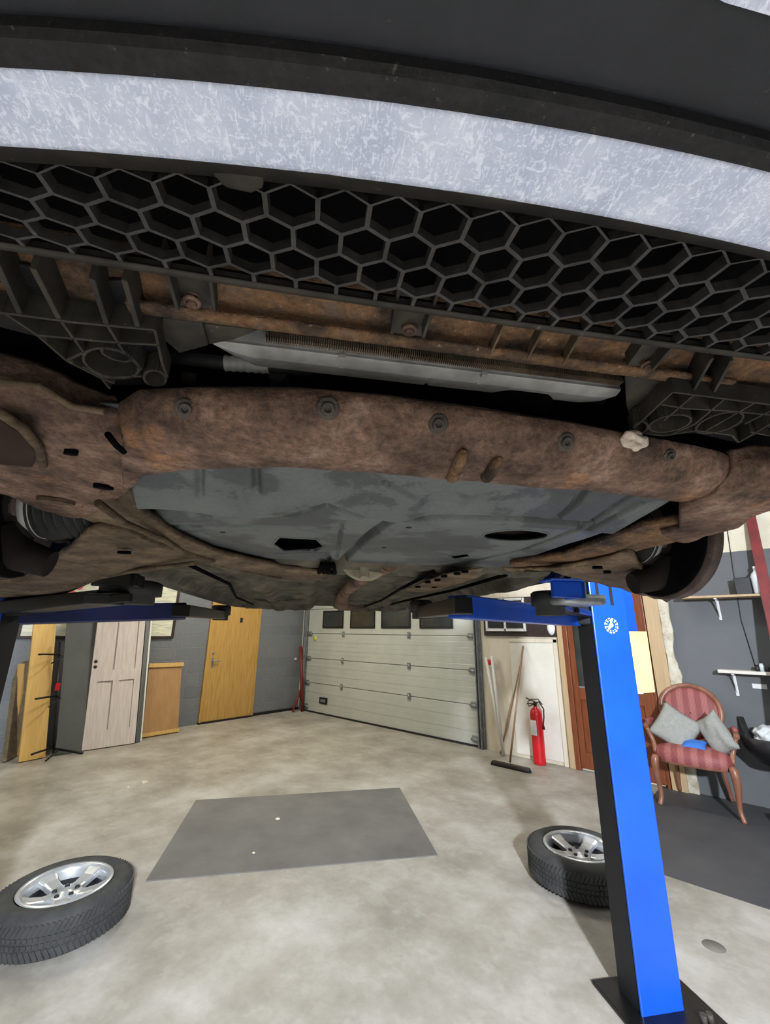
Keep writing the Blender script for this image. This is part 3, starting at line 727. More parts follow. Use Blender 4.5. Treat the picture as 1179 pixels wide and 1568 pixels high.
# black castor chair leg at the right edge
q = W(1188, 1250, z=.04)
cs = thing('office_chair_base', 'black castor wheels of an office chair at the right photo edge', 'office chair', (q.x + .25, q.y, 0))
for k in range(5):
    a = 2 * pi * k / 5 + .5 + pi
    mb = MB(); c_ = Vector((.27 * cos(a), .27 * sin(a), .028)); mb.lathe([(0, -.02), (.026, -.02), (.028, 0), (.026, .02), (0, .02)], 16, Matrix.Translation(c_) @ Matrix.Rotation(a, 4, 'Z') @ Matrix.Rotation(pi / 2, 4, 'X'))
    mb.bar((c_.x, c_.y, .05), (c_.x, c_.y, .09), .02, .02); mb.build('castor', m_black, cs)
    mb = MB(); mb.bar((c_.x, c_.y, .09), (0, 0, .11), .04, .03); mb.build('spoke', m_black, cs, bevel=.004)
mb = MB(); mb.tube([(0, 0, .09), (0, 0, .34)], .03); mb.build('gas_lift', m_black, cs)

# ================================================================ FLOOR THINGS
corners = [W(300, 1226, z=0), W(612, 1207, z=0), W(670, 1310, z=0), W(223, 1350, z=0)]
o = MB().prism(corners, .006).build('rubber_mat', m_rubber_mat, None, corners[3])
tag(o, 'flat dark grey rubber mat lying on the concrete under the car', 'mat')
for k, (px, py, s_, lb) in enumerate(((222, 1198, .03, 'largest pale crumb of debris on the floor behind the mat'), (196, 1205, .012, 'tiny pale crumb left of the largest crumb on the floor'), (388, 1306, .01, 'tiny white crumb near the middle of the mat'), (425, 1254, .016, 'pale yellow crumb on the rear half of the mat'))):
    q = W(px, py, z=.008 if k > 1 else 0)
    bm = bmesh.new(); bmesh.ops.create_icosphere(bm, subdivisions=2, radius=s_)
    mb = MB(); mb.add([Vector((v_.co.x * 1.3, v_.co.y, max(v_.co.z, -s_ * .1) * .5 + s_ * .05)) * (1 + .5 * noise.noise(v_.co * 60)) for v_ in bm.verts], [[v_.index for v_ in f_.verts] for f_ in bm.faces]); bm.free()
    o = mb.build('crumb', m_cream); o.location = q; tag(o, lb, 'debris')
q = W(1093, 1449, z=0)
o = MB().lathe([(0, .0015), (.05, .0015), (.052, 0)], 24).build('floor_stain', plain('grey oil spot', (112, 108, 100), .5)); o.location = q; tag(o, 'round grey oil spot on the concrete right of the blue column', 'stain')

# wheels lying flat
def make_wheel(lb):
    wl = thing('lying_tyre', lb, 'tyre', (0, 0, 0), 0, None)
    Rr, Wd, ri = .325, .205, .225
    prof = [(ri, .012), (ri + .012, .0), (ri + .05, -.004 + .008), (Rr - .03, .012), (Rr - .008, .03), (Rr, .05), (Rr, Wd - .05), (Rr - .008, Wd - .03), (Rr - .03, Wd - .012), (ri + .05, Wd - .002), (ri + .012, Wd - .006), (ri, Wd - .016), (ri - .01, Wd * .5)]
    ty = MB().lathe(prof, 96, close=True).build('tyre', m_tyre, wl)
    mb = MB()
    for k in range(84):
        a = 2 * pi * k / 84
        rt = Matrix.Rotation(a, 4, 'Z')
        for z0, z1, tw in ((.03, .075, .10), (.08, .098, -.0), (.107, .125, 0), (.13, .175, -.10)):
            zc = (z0 + z1) / 2
            m4 = rt @ Matrix.Translation((Rr + .001, 0, zc)) @ Matrix.Rotation(tw * 5, 4, 'X')
            vs = [Vector((x, y, z_)) for x in (-.004, .0045) for y in (-.0085, .0085) for z_ in (-(z1 - z0) / 2, (z1 - z0) / 2)]
            mb.add([m4 @ p for p in vs], [(0, 1, 3, 2), (4, 6, 7, 5), (0, 4, 5, 1), (2, 3, 7, 6), (0, 2, 6, 4), (1, 5, 7, 3)])
    mb.build('tread', m_tyre, ty)
    rim = MB().lathe([(ri - .002, Wd - .012), (ri - .012, Wd - .004), (ri - .026, Wd - .012), (ri - .034, Wd - .03), (ri - .038, Wd - .09), (ri - .05, .03), (ri - .03, .012), (ri - .002, .012)], 72).build('rim', m_alloy, wl)
    hubz = Wd - .045
    mb = MB(); mb.lathe([(0, hubz), (.03, hubz + .002), (.034, hubz - .006), (.075, hubz - .004), (.085, hubz - .02), (.085, hubz - .06), (0, hubz - .06)], 40)
    mb.build('hub', m_alloy, wl)
    for k in range(5):
        a = 2 * pi * k / 5 + .3; rt = Matrix.Rotation(a, 4, 'Z')
        rows = []
        for r_, hw, zz in ((.06, .034, hubz - .006), (.10, .034, hubz - .004), (.15, .038, hubz + .008), (.193, .052, hubz + .024)):
            rows.append([rt @ Vector((r_, y * hw, zz + dz)) for y, dz in ((-1, -.03), (-1, -.004), (-.7, 0), (.7, 0), (1, -.004), (1, -.03), (-1, -.03))])
        MB().loft(rows, smooth=False).build('spoke', m_alloy, wl, bevel=.003)
        mb = MB(); rt2 = Matrix.Rotation(a + pi / 5, 4, 'Z'); mb.lathe([(0, hubz + .002), (.0115, hubz + .002), (.0125, hubz - .008)], 12, rt2 @ Matrix.Translation((.055, 0, .001)))
        mb.build('bolt_hole', m_darkint, wl)
    MB().lathe([(.02, .05), (.183, .05), (.183, hubz - .022), (.178, hubz - .022), (.178, .06), (.02, .06)], 48, close=True).build('rim_shade_liner', m_darkint, wl)  # dark liner added so the gaps between the spokes show as shade
    return wl
w1 = make_wheel('tyre on silver five-spoke rim lying flat at the lower left, nearest the camera')
w2 = copy_tree(w1)
w2['label'] = 'tyre on silver five-spoke rim lying flat partly behind the blue lift column'
for o_, pts in ((w1, ((28, 1385), (166, 1320))), (w2, ((828, 1290), (935, 1300)))):
    o_['group'] = 'wheels lying on the floor'
q = (W(28, 1385, z=.2) + W(166, 1320, z=.2)) / 2
w1.location = (q.x, q.y, 0); w1.rotation_euler = (0, 0, .6)
q = c2w(1.73, 3.02, 0); w2.location = q; w2.rotation_euler = (0, 0, 1.2)

# ================================================================ LIFT
def lift(side):
    s_ = side
    lb = 'bright blue lift column at the right with round white dial sticker' if s_ > 0 else 'dark lift column at the far left edge of the photo'
    t = thing('lift_column', lb, 'car lift', c2w(1.40 if s_ > 0 else -1.46, 2.15, 0), CA)
    P = lambda u, v, w_: Vector(((u - 1.40) * s_, v - 2.15, w_))     # mirrored local frame
    mc = m_blue
    u0, u1, v0, v1, h = 1.33, 1.535, 2.03, 2.135, 2.85
    mb = MB()
    def bx(a, b_, c_, d_, z0, z1, m=mb):
        q0, q1 = P(a, c_, z0), P(b_, d_, z1); m.box((q0 + q1) / 2, (abs(q1.x - q0.x), abs(q1.y - q0.y), abs(q1.z - q0.z)))
    bx(u0, u1, v0, v0 + .012, 0, h); bx(u0 + .09, u1, v1 + .057, v1 + .068, 0, h); bx(u1 - .012, u1, v0 + .01, v1 + .057, 0, h)
    pass
    mb.build('column', mc, t, bevel=.006)
    mb = MB(); bx(u0 + .003, u1 - .014, v0 + .014, v1 + .035, 0.02, h - .02, mb)
    mb.build('channel_shade_fill', m_darkint, t)  # near-black block fills the open column, shade put into its colour
    mb = MB(); bx(1.25, 1.66, v0 - .14, v1 + .11, 0, .018, mb)
    mb.build('base_plate', m_blackmetal, t, bevel=.004)
    mb = MB()
    for a in (1.56, 1.59):
        for b2 in (v0 - .07, v1 + .07): mb.tube([P(a, b2, .018), P(a, b2, .05)], .014, 6)
    mb.build('anchor_bolt', m_boltm, t)
    # slots
    if s_ > 0:
        mb = MB()
        for a in (1.365, 1.445): bx(a, a + .018, v0 - .002, v0 + .001, 1.70, 1.86, mb)
        mb.build('slot', m_darkint, t)
        c_ = C(936, 958, v=2.029); c_ = Vector((c_.x - 1.40, c_.y - 2.15, c_.z))
        mb = MB(); RX = Matrix.Translation(c_) @ Matrix.Rotation(pi / 2, 4, 'X')
        for k in range(12):
            a0 = 2 * pi * k / 12
            mb.lathe([(.034, 0), (.040, 0), (.040, .0015), (.034, .0015)], 3, RX, True, a0 + .08, a0 + .40)
            mb.lathe([(.024, 0), (.030, 0), (.030, .0015), (.024, .0015)], 3, RX, True, a0 + .12, a0 + .34)
        mb.prism([RX @ Vector(p) for p in ((-.028, -.030, 0), (-.014, .004, 0), (-.005, .013, 0), (.007, .013, 0), (.012, .003, 0), (.008, -.006, 0), (-.002, -.009, 0))], (0, -.0015, 0))
        mb.prism([RX @ Vector(p) for p in ((-.004, .014, 0), (-.002, .032, 0), (.005, .032, 0), (.006, .014, 0))], (0, -.0015, 0))
        lab(mb.build('dial_sticker', m_white, t), 'round white dial sticker with pointer')
        # control housing behind the column
        hu = C(973, 940, v=2.205).x; hw = C(965, 967, v=2.2).z
        mb = MB(); bx(1.50, hu, v1 + .07, v1 + .14, hw, 2.3, mb); mb.build('control_housing', m_blue, t, bevel=.008)
    # carriage
    mb = MB(); bx(1.25, 1.345, v0 + .03, v1 + .05, 1.60, 2.1, mb); mb.build('carriage', m_darkint, t, bevel=.008)
    def arm(a, b_, ext, name='arm', m=m_blue, wb=.10, hb=.075, padh=.06, padr=.065):
        A, Bp, E = P(*a), P(*b_), P(*ext)
        ar = MB().bar(A, Bp, wb, hb).build(name, m, t, bevel=.006)
        d_ = (E - Bp).normalized()
        MB().bar(Bp - d_ * .1, E, wb * .72, hb * .7).build('extension', m_blackmetal, ar, bevel=.004)
        mb = MB(); mb.lathe([(0, -.035), (padr * .8, -.035), (padr * .8, 0), (padr, 0), (padr, padh), (padr * .85, padh + .008), (0, padh + .008)], 28, Matrix.Translation(E + Vector((0, 0, 0))))
        mb.build('lift_pad', m_rubber, ar)
        return ar
    if s_ > 0:
        ae = C(700, 929, w=1.645); ee = C(645, 938, w=1.66)
        arm((1.27, 2.12, 1.635), tuple(ae), tuple(ee), m=m_blue, wb=.09, hb=.085)
        ar = arm((1.30, 2.10, 1.655), (1.02, 1.80, 1.655), (.80, 1.55, 1.655), m=m_blackmetal, wb=.13, hb=.03, padr=.07, padh=.05)
        c_ = P(*C(884, 927, w=1.655))
        mb = MB(); ol = superell(.19, .13, 32, 4)
        mb.loft([[c_ + Vector((x * k, y * k, z_)) for x, y in ol + ol[:1]] for k, z_ in ((.01, 0), (.9, 0), (1, .008), (1, .036), (.94, .036), (.9, .012), (.01, .012))])
        mb.build('tray', m_steel, ar)
        mb = MB(); q0 = P(*C(870, 903, w=1.695))
        mb.box(q0, (.12, .02, .055)); mb.box(q0 + Vector((.05, .04, 0)), (.02, .1, .055)); mb.box(q0 + Vector((0, .02, .032)), (.14, .08, .008))
        mb.build('bracket', m_blue, ar, bevel=.004)
    else:
        ml = lambda q_: (-q_.x - .06, q_.y, q_.z)
        arm((1.30, 2.12, 1.605), ml(C(285, 936, w=1.64)), ml(C(338, 942, w=1.655)), m=m_blue_shaded, wb=.11, hb=.08)
        ar = arm((1.32, 2.05, 1.63), ml(C(170, 915, w=1.665)), ml(C(200, 912, w=1.685)), m=m_blackmetal, wb=.12, hb=.05, padr=.115, padh=.05)
        q0 = Vector(ml(C(175, 900, w=1.70))); q0 = P(q0.x, q0.y, q0.z + .03); mb = MB()
        mb.box(q0, (.16, .02, .05)); mb.box(q0 + Vector((.06, .04, 0)), (.02, .1, .05)); mb.build('bracket', m_blackmetal, ar, bevel=.004)
    return t
lift(1); lift(-1)
# note sheet hanging behind the column
a, b_, c_, d_ = C(962, 967, v=2.2), C(990, 967, v=2.2), C(1003, 1060, v=2.2), C(975, 1061, v=2.2)
a.z = b_.z = max(a.z, b_.z)
ps = [c2w(*p) for p in (a, b_, c_, d_)]
ob = MB().prism(ps, AX * .004).build('notice_sheet', m_paper, None, ps[0])
tag(ob, 'pale yellow notice sheet hanging under the housing behind the blue lift column', 'notice')
ob2 = MB().lathe([(0, 0), (.02, .003), (.022, .01), (0, .012)], 14).build('magnet', m_white, ob); ob2.location = (c2w(*C(979, 1063, v=2.19)) - ps[0])
# ================================================================ THE CAR (frame: u across, v towards the tail, w height)
car = thing('car', 'raised car seen from under its nose with rusty subframe and honeycomb grille', 'car', CORG, CA)
def pv(y, w_, x=590): return C(x, y, w=w_).y
def us(n=61, lim=.86): return [-lim + 2 * lim * k / (n - 1) for k in range(n)]
def vrow(v0, w_, c=.18, lim=.86, n=61, nz=0, seed=0):
    out = []
    for u in us(n, lim):
        e = max(0, abs(u) - .5)
        p = Vector((u, v0 + c * u * u + 1.5 * e * e, w_))
        if nz: p += Vector((0, nz * noise.noise(Vector((u * 30, seed, 0))), nz * noise.noise(Vector((u * 24, seed, 5)))))
        out.append(p)
    return out
LIPW = 1.775
v_lip, v_bt, v_cr, v_g0 = .1552, .1190, .1113, .1722
def brow(v0, w_, c, k, **kw):
    r_ = vrow(v0, w_, c, **kw)
    for p in r_:
        t_ = max(-.45, min(.45, p.x)); p.y += k * t_
    return r_
# bumper skin
mb = MB()
mb.loft([brow(v_bt, 1.7765, .216, -.0245), brow((v_bt + v_cr) / 2, 1.7768, .225, -.02, nz=.0003), brow(v_cr + .0012, 1.7772, .235, -.015), brow(v_cr, 1.7785, .2389, -.015, nz=.0003), brow(v_cr, 1.790, .2389, -.015)])
mb.sm = [False] * len(mb.sm); mb.build('lip_edge', m_plastic, car, solid=.003)
mb = MB()
mb.loft([brow(v_cr + .001, 1.788, .239, -.015), brow(v_cr - .004, 1.7885, .239, -.015), brow(v_cr - .03, 1.790, .24, -.015), brow(v_cr - .08, 1.800, .26, -.01), brow(v_cr - .13, 1.86, .3, 0), brow(v_cr - .16, 1.98, .36, 0),
         brow(v_cr - .17, 2.06, .36, 0), brow(v_cr - .15, 2.14, .36, 0), brow(v_cr - .12, 2.20, .36, 0), brow(v_cr - .02, 2.26, .36, 0)])
bmp = mb.build('bumper', m_plastic2, car, solid=.004)
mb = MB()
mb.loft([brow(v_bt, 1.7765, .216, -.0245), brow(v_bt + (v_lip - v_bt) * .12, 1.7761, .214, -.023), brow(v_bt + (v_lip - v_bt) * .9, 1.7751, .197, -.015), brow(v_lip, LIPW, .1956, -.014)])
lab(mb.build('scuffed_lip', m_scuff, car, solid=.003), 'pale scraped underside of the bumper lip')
mb = MB()
mb.loft([brow(v_lip, LIPW, .1956, -.014, nz=.0004), brow(v_lip + .003, LIPW + .004, .1956, -.014, nz=.0006, seed=2), brow(v_g0, 1.790, .177, -.0234)])
mb.build('lip_return', m_ribp, car, solid=.003)
lab(MB().prism([C(x, y, w=1.783) for x, y in ((1080, -12), (1110, 4), (1179, 24), (1260, 52), (1260, -30))], .0015).build('chin_patch', m_scuff, bmp), 'small pale patch higher up the bumper')  # pale patch laid on the bumper skin
# tab under the lip
ps = [C(x, y, w=1.786) for x, y in ((322, 266), (350, 262), (405, 272), (403, 290), (385, 298), (345, 290))]
tb = MB().prism(ps, .004).build('mounting_tab', m_ribp, car, bevel=.002)
# honeycomb grille
v_g1 = .2714
def gr(u, s_):      # s_ 0 front .. 1 rear
    e = max(0, abs(u) - .5); v0 = v_g0 + .177 * u * u - .0234 * max(-.45, min(.45, u)) + 1.5 * e * e
    v1 = max(v_g1 - .03 * u * u, v0 + .01)
    return Vector((u, v0 + (v1 - v0) * s_, 1.790 + .012 * s_))
cell = .0305; rowp = cell * .86
dv = v_g1 - v_g0
mb = MB()
r_o, wall = cell / math.sqrt(3), .0017
nr = 6
def gpt(x, y): return gr(max(-.8, min(.8, x)), max(-.02, min(1.0, y / dv)))
for j in range(-1, nr):
    for i in range(-21, 22):
        cx = i * cell + (cell / 2 if j % 2 else 0) + .004; cy = dv - (j + .15) * rowp
        if cy < -.5 * r_o: continue
        outer = []; inner = []
        for k in range(6):
            a = pi / 6 + k * pi / 3
            outer.append(gpt(cx + r_o * cos(a), cy + r_o * sin(a)))
            q_ = gpt(cx + (r_o - wall) * cos(a), cy + (r_o - wall) * sin(a)); inner.append(q_)
        if max(p.y for p in outer) - min(p.y for p in outer) < .004: continue
        up = [p + Vector((0, .001, .009)) for p in inner]
        b_ = len(mb.v)
        mb.add(outer + inner + up, [(k, (k + 1) % 6, 6 + (k + 1) % 6, 6 + k) for k in range(6)] + [(6 + k, 6 + (k + 1) % 6, 12 + (k + 1) % 6, 12 + k) for k in range(6)])
lab(mb.build('honeycomb_grille', m_hexp, car), 'dark honeycomb grille of hexagonal cells')
mb = MB(); rr = [[gr(u, s_) + Vector((0, dy, dz)) for u in us(41, .8)] for s_, dy, dz in ((1, -.0025, -.001), (1, .0035, -.001), (1, .0035, .012))]
mb.loft(rr); mb.build('grille_rim', m_ribp, car, solid=.002)
mb = MB(); rr = [[gr(u, s_) + Vector((0, 0, dz)) for u in us(41, .8)] for s_, dz in ((-.6, .05), (.4, .05), (1.0, .020), (1.12, .03))]; mb.loft(rr); mb.build('grille_shade_backing', m_void, car, solid=.003)  # near-black sheet stands in for the shade behind the cells
# rusty crash beam behind the grille
v_a, v_b = pv(462, 1.835), pv(514, 1.833)
mb = MB(); n = 60
rr = []
for vv, ww in ((v_a - .006, 1.90), (v_a - .004, 1.845), (v_a, 1.836), ((v_a + v_b) / 2, 1.834), (v_b, 1.833), (v_b + .012, 1.838)):
    rr.append([Vector((u, vv + .01 * u * u, ww + .002 * noise.noise(Vector((u * 18, vv * 90, 1))))) for u in us(90, .66)])
mb.loft(rr); lab(mb.build('crash_beam', m_rust2, car, solid=.004), 'orange brown rusted crossbeam behind the grille')
v_f0, v_f1 = pv(514, 1.820), pv(525, 1.820)
mb = MB(); mb.loft([[Vector((u, vv, ww + .0006 * noise.noise(Vector((u * 40, vv * 50, 3))))) for u in us(70, .31)] for vv, ww in ((v_f0, 1.823), (v_f0 + .001, 1.820), (v_f1, 1.8195), (v_f1 + .001, 1.826))])
mb.build('beam_flange', m_rust2, car, solid=.002)
def ribs(segs, name, m, w0=1.81, h=.025, th=.003, parent=None, w1=None):
    mb = MB()
    for s_ in segs:
        pts = [C(x, y, w=w0 + ((w1 - w0) * k / (len(s_) - 1) if w1 else 0)) for k, (x, y) in enumerate(s_)]
        for a, b_ in zip(pts, pts[1:]):
            mb.bar(a + Vector((0, 0, h / 2)), b_ + Vector((0, 0, h / 2)), th, h)
    return mb.build(name, m, parent or car, bevel=th * .2)
def bolt(px, py, w_, r, name='bolt', m=None, parent=None, tilt=0.0):
    c_ = C(px, py, w=w_); mt = Matrix.Translation(c_) @ Matrix.Rotation(pi + tilt, 4, 'X')
    mb = MB(); mb.lathe([(0, .001), (r, .001), (r, -.001), (r * .8, .0), (0, 0)], 24, mt)
    mb.lathe([(r, -.003), (r, .0015), (r * .9, .0025), (r * .62, .0025)], 24, mt)
    mb.lathe([(r * .6, .0015), (r * .58, .0045), (r * .5, .0052), (r * .34, .0052), (r * .32, .003), (0, .003)], 6, mt)
    return mb.build(name, m or m_boltm, parent or car)
for px, py, plate, segs, r in (
        (294, 461, ((252, 400), (320, 405), (326, 476), (272, 474)), [[(247, 392), (272, 476)], [(318, 398), (328, 478)]], .0075),
        (627, 504, ((612, 440), (668, 452), (648, 516), (602, 510)), [[(612, 436), (600, 512)], [(672, 446), (648, 518)]], .0075),
        (992, 557, ((1006, 503), (1048, 510), (1000, 566), (964, 560)), [[(1006, 500), (962, 561)], [(1052, 508), (1000, 567)]], .007)):
    pl = MB().prism([C(x, y, w=1.822) for x, y in plate], .008).build('mounting_bracket', m_ribp, car, bevel=.001)
    ribs(segs, 'bracket_rib', m_ribp, 1.808, .016, .003, pl)
    bolt(px, py, 1.819, r, 'rusty_bolt', m_rust, pl)
ribs([[(774, 494), (751, 544)], [(835, 500), (808, 551)], [(892, 508), (862, 560)]], 'beam_rib', m_mudrust, 1.817, .014, .0022)
# radiator: fins and aluminium rail
v_s = pv(541, 1.845)
mb = MB()
ua, ub = C(405, 514, w=1.84).x, C(955, 590, w=1.84).x
B(ua, ub, v_s - .004, v_s + .03, 1.858, 2.15, mb); rad = mb.build('radiator', m_fin, car)
mb = MB(); k = 0; x = ua
while x < ub:
    B(x, x + .0011, v_s - .0055, v_s + .004, 1.843, 1.85, mb); x += .0024
mb.build('radiator_fins', m_mudrust, rad)
v_r0, v_r1, v_r2 = pv(553, 1.849), pv(571, 1.846), pv(583, 1.853)
ul, ur = C(330, 533, w=1.85).x, C(948, 598, w=1.85).x
mb = MB()
def sec(u, k=1):
    vm = v_r0 + (v_r1 - v_r0) * (1 - k)
    return [Vector((u, v_r0 + .001, 1.853)), Vector((u, v_r0, 1.849)), Vector((u, v_r0 + (v_r1 - v_r0) * k, 1.846)), Vector((u, v_r0 + (v_r2 - v_r0) * k, 1.853)), Vector((u, v_r0 + (v_r2 - v_r0) * k, 1.875)), Vector((u, v_r0 + .001, 1.875)), Vector((u, v_r0 + .001, 1.853))]
mb.loft([sec(ul, .15), sec(ul + .02, .7), sec(ul + .04, 1), sec((ul + ur) / 2 - .001, 1), sec((ul + ur) / 2 + .001, .9), sec((ul + ur) / 2 + .006, 1), sec(ur - .03, 1), sec(ur - .004, .8), sec(ur, .55)], smooth=False)
for x in (522, 748):
    c_ = C(x, 560, w=1.85)
    mb.box((c_.x, v_r0 + .001, 1.848), (.007, .006, .006)); mb.box((c_.x, v_r1 - .001, 1.8455), (.006, .003, .002))
lab(mb.build('radiator_rail', m_alum, rad, bevel=.0006), 'pale aluminium radiator bottom rail')
mb = MB(); mb.loft([[Vector((u, vv, ww)) for u in (C(880, 600, w=1.87).x, C(945, 600, w=1.87).x)] for vv, ww in ((v_r2, 1.875), (v_r2 + .02, 1.87), (v_r2 + .03, 1.885), (v_r2 + .02, 1.91))])
mb.build('radiator_tank', m_plastic, rad, solid=.003)
# corner plates and ribbed splash brackets
def plate(pts, name, m, w_, th=.006, bevel=.001, parent=None):
    P3 = [C(p[0], p[1], w=(p[2] if len(p) > 2 else w_)) for p in pts]
    return MB().prism(P3, th).build(name, m, parent or car, bevel=bevel)
plate([(248, 487), (309, 495), (319, 529), (275, 541), (248, 518)], 'corner_plate', m_ribp, 1.824)
plate([(311, 496), (395, 506), (359, 520), (320, 528)], 'corner_plate', m_ribp, 1.829)
plate([(957, 576), (1016, 583), (1030, 600), (969, 657), (959, 620)], 'corner_plate', m_ribp, 1.824)
plate([(1104, 588), (1240, 600), (1240, 625), (1092, 604)], 'corner_plate', m_ribp, 1.826)
def ringseg(cx, cy, rx, ry, rot=0, n=18): return [(cx + rx * cos(2 * pi * k / n) * cos(rot) - ry * sin(2 * pi * k / n) * sin(rot), cy + rx * cos(2 * pi * k / n) * sin(rot) + ry * sin(2 * pi * k / n) * cos(rot)) for k in range(n + 1)]
LB = [[(-40, 476), (6, 480), (110, 494), (237, 506)], [(6, 480), (57, 514), (103, 554), (153, 579), (175, 588)], [(237, 506), (248, 556), (256, 578)], [(57, 514), (176, 525), (244, 529)], [(103, 552), (126, 541)],
      [(92, 491), (128, 540)], [(164, 499), (187, 536), (217, 567)], [(126, 562), (160, 579), (216, 577)], ringseg(170, 557, 44, 21, .25), ringseg(178, 544, 24, 8, .3), ringseg(237, 580, 17, 12, .2), [(153, 577), (168, 596)]]
lbr = lab(ribs(LB, 'splash_bracket', m_ribp, 1.805, .022, .0028), 'ribbed plastic splash bracket at the left end')
ribs([[(-8, 400), (30, 481)], [(50, 412), (92, 493)], [(140, 428), (164, 501)], [(190, 430), (211, 503)]], 'bracket_rib', m_ribp, 1.806, .03, .0045, lbr)
plate([(-120, 470), (6, 476), (235, 505), (247, 560), (256, 580), (225, 590), (175, 590), (103, 556), (57, 516)], 'bracket_floor', m_plastic, 1.832, .004, parent=lbr)
plate([(140, 430), (190, 430), (211, 503), (164, 500)], 'bracket_floor', m_plastic, 1.83, .004, parent=lbr)
plate([(-8, 395), (50, 410), (92, 493), (30, 482)], 'bracket_floor', m_plastic, 1.83, .004, parent=lbr)
RB = [[(1030, 601), (1100, 610), (1179, 620), (1260, 632)], [(1030, 601), (967, 660)], [(1062, 606), (1016, 645)], [(1108, 613), (1064, 650), (1022, 668)], [(1155, 618), (1074, 664)], [(1013, 620), (1050, 626), (1118, 630), (1179, 636)],
      ringseg(1026, 649, 33, 12, -.2), ringseg(1102, 648, 38, 13, -.3), [(965, 662), (1016, 668), (1067, 660), (1121, 667), (1131, 678), (1179, 650), (1240, 640)], ringseg(981, 655, 11, 8, -.3), [(1150, 662), (1179, 668)], [(1179, 630), (1140, 650)]]
rbr = lab(ribs(RB, 'splash_bracket', m_ribp, 1.800, .022, .0026), 'ribbed plastic splash bracket at the right end')
ribs([[(1091, 549), (1060, 603)], [(1121, 552), (1091, 606)]], 'bracket_rib', m_ribp, 1.806, .03, .003, rbr)
plate([(1030, 602), (1260, 634), (1260, 690), (1179, 655), (1131, 679), (1067, 664), (967, 664)], 'bracket_floor', m_plastic, 1.828, .004, parent=rbr)
plate([(1091, 549), (1121, 552), (1091, 606), (1060, 603)], 'bracket_floor', m_plastic, 1.832, .003, parent=rbr)
bm = bmesh.new(); bmesh.ops.create_icosphere(bm, subdivisions=4, radius=.0125)
c_ = C(972, 674, w=1.786); mb = MB()
mb.add([c_ + Vector((v_.co.x * 1.25, v_.co.y * .9, v_.co.z * .9)) * (1 + .6 * noise.noise(v_.co * 110)) + Vector((0, 0, 0)) for v_ in bm.verts], [[v_.index for v_ in f_.verts] for f_ in bm.faces], True); bm.free()
lab(mb.build('dried_mud_clump', mat('pale dried clay', [(176, 158, 140), (222, 208, 194)], 80, .9, bump=.5), rbr), 'pale clump stuck on the right bracket tip')
# hoses between radiator and subframe
mb = MB(); c0, c1, c2, c3 = C(262, 545, w=1.86), C(345, 556, w=1.86), C(412, 560, w=1.86), C(470, 566, w=1.87)
mb.tube([c0, c1, c2, c3, c3 + Vector((.02, .02, .05))], .0085, 12); hs = mb.build('coolant_hose', m_rubber, car)
path = [c1.lerp(c2, k / 24) for k in range(25)]
lab(MB().tube(path, [.0098 if k % 4 < 2 else .0088 for k in range(25)], 14).build('hose_sleeve', m_alum, hs), 'ribbed silver hose sleeve')
MB().tube([C(425, 566, w=1.88), C(430, 590, w=1.90)], .014, 12).build('hose_elbow', m_rubber, hs)
mb = MB(); mb.lathe([(0, .03), (.035, .028), (.05, .01), (.05, -.06), (0, -.06)], 24, Matrix.Translation(C(790, 610, w=1.86)) @ Matrix.Rotation(2.6, 4, 'X')); mb.build('engine_mount', m_void, car)
plate([(278, 580), (300, 582), (300, 590), (278, 588)], 'small_clip', m_ribp, 1.84, .01)

# ---- subframe
XS = [188, 215, 300, 450, 600, 750, 900, 1020, 1100, 1118]
def interp(xs, ys, x):
    for i in range(len(xs) - 1):
        if x <= xs[i + 1]: return ys[i] + (ys[i + 1] - ys[i]) * (x - xs[i]) / (xs[i + 1] - xs[i])
    return ys[-1]
TOP = [620, 603, 598, 600, 612, 632, 656, 678, 694, 704]
BND = [656, 654, 652, 656, 668, 690, 708, 726, 742, 750]
BOT = [742, 726, 715, 712, 722, 738, 748, 764, 776, 782]
mb = MB(); rows = [[] for _ in range(9)]
NX = 130
for k in range(NX):
    x = 188 + (1118 - 188) * k / (NX - 1)
    t_, b1, b2 = interp(XS, TOP, x), interp(XS, BND, x), interp(XS, BOT, x)
    pt, pb, pc = C(x, t_, w=1.795), C(x, b1, w=1.762), C(x, b2, w=1.752)
    nz = lambda p, s_: p + Vector((0, 1, 1)) * .0022 * noise.noise(Vector((p.x * 30, p.y * 30, s_))) + Vector((0, 0, 1)) * .0025 * noise.noise(Vector((p.x * 9, p.y * 9, s_ + 3)))
    up_ = Vector((0, 0, 1))
    mid = (pb + pc) / 2 - up_ * .003
    L_ = [pt + up_ * .02 + Vector((0, .03, 0)), pt, pt.lerp(pb, .35) - Vector((0, .004, 0)), pt.lerp(pb, .75) - Vector((0, .003, .001)), pb + Vector((0, .006, -.002)), mid, pc - Vector((0, .004, 0)), pc + Vector((0, .002, .008)), pc + Vector((0, .004, .05))]
    for i, p in enumerate(L_): rows[i].append(nz(p, i * .3) if 0 < i < 8 else p)
mb.loft(rows)
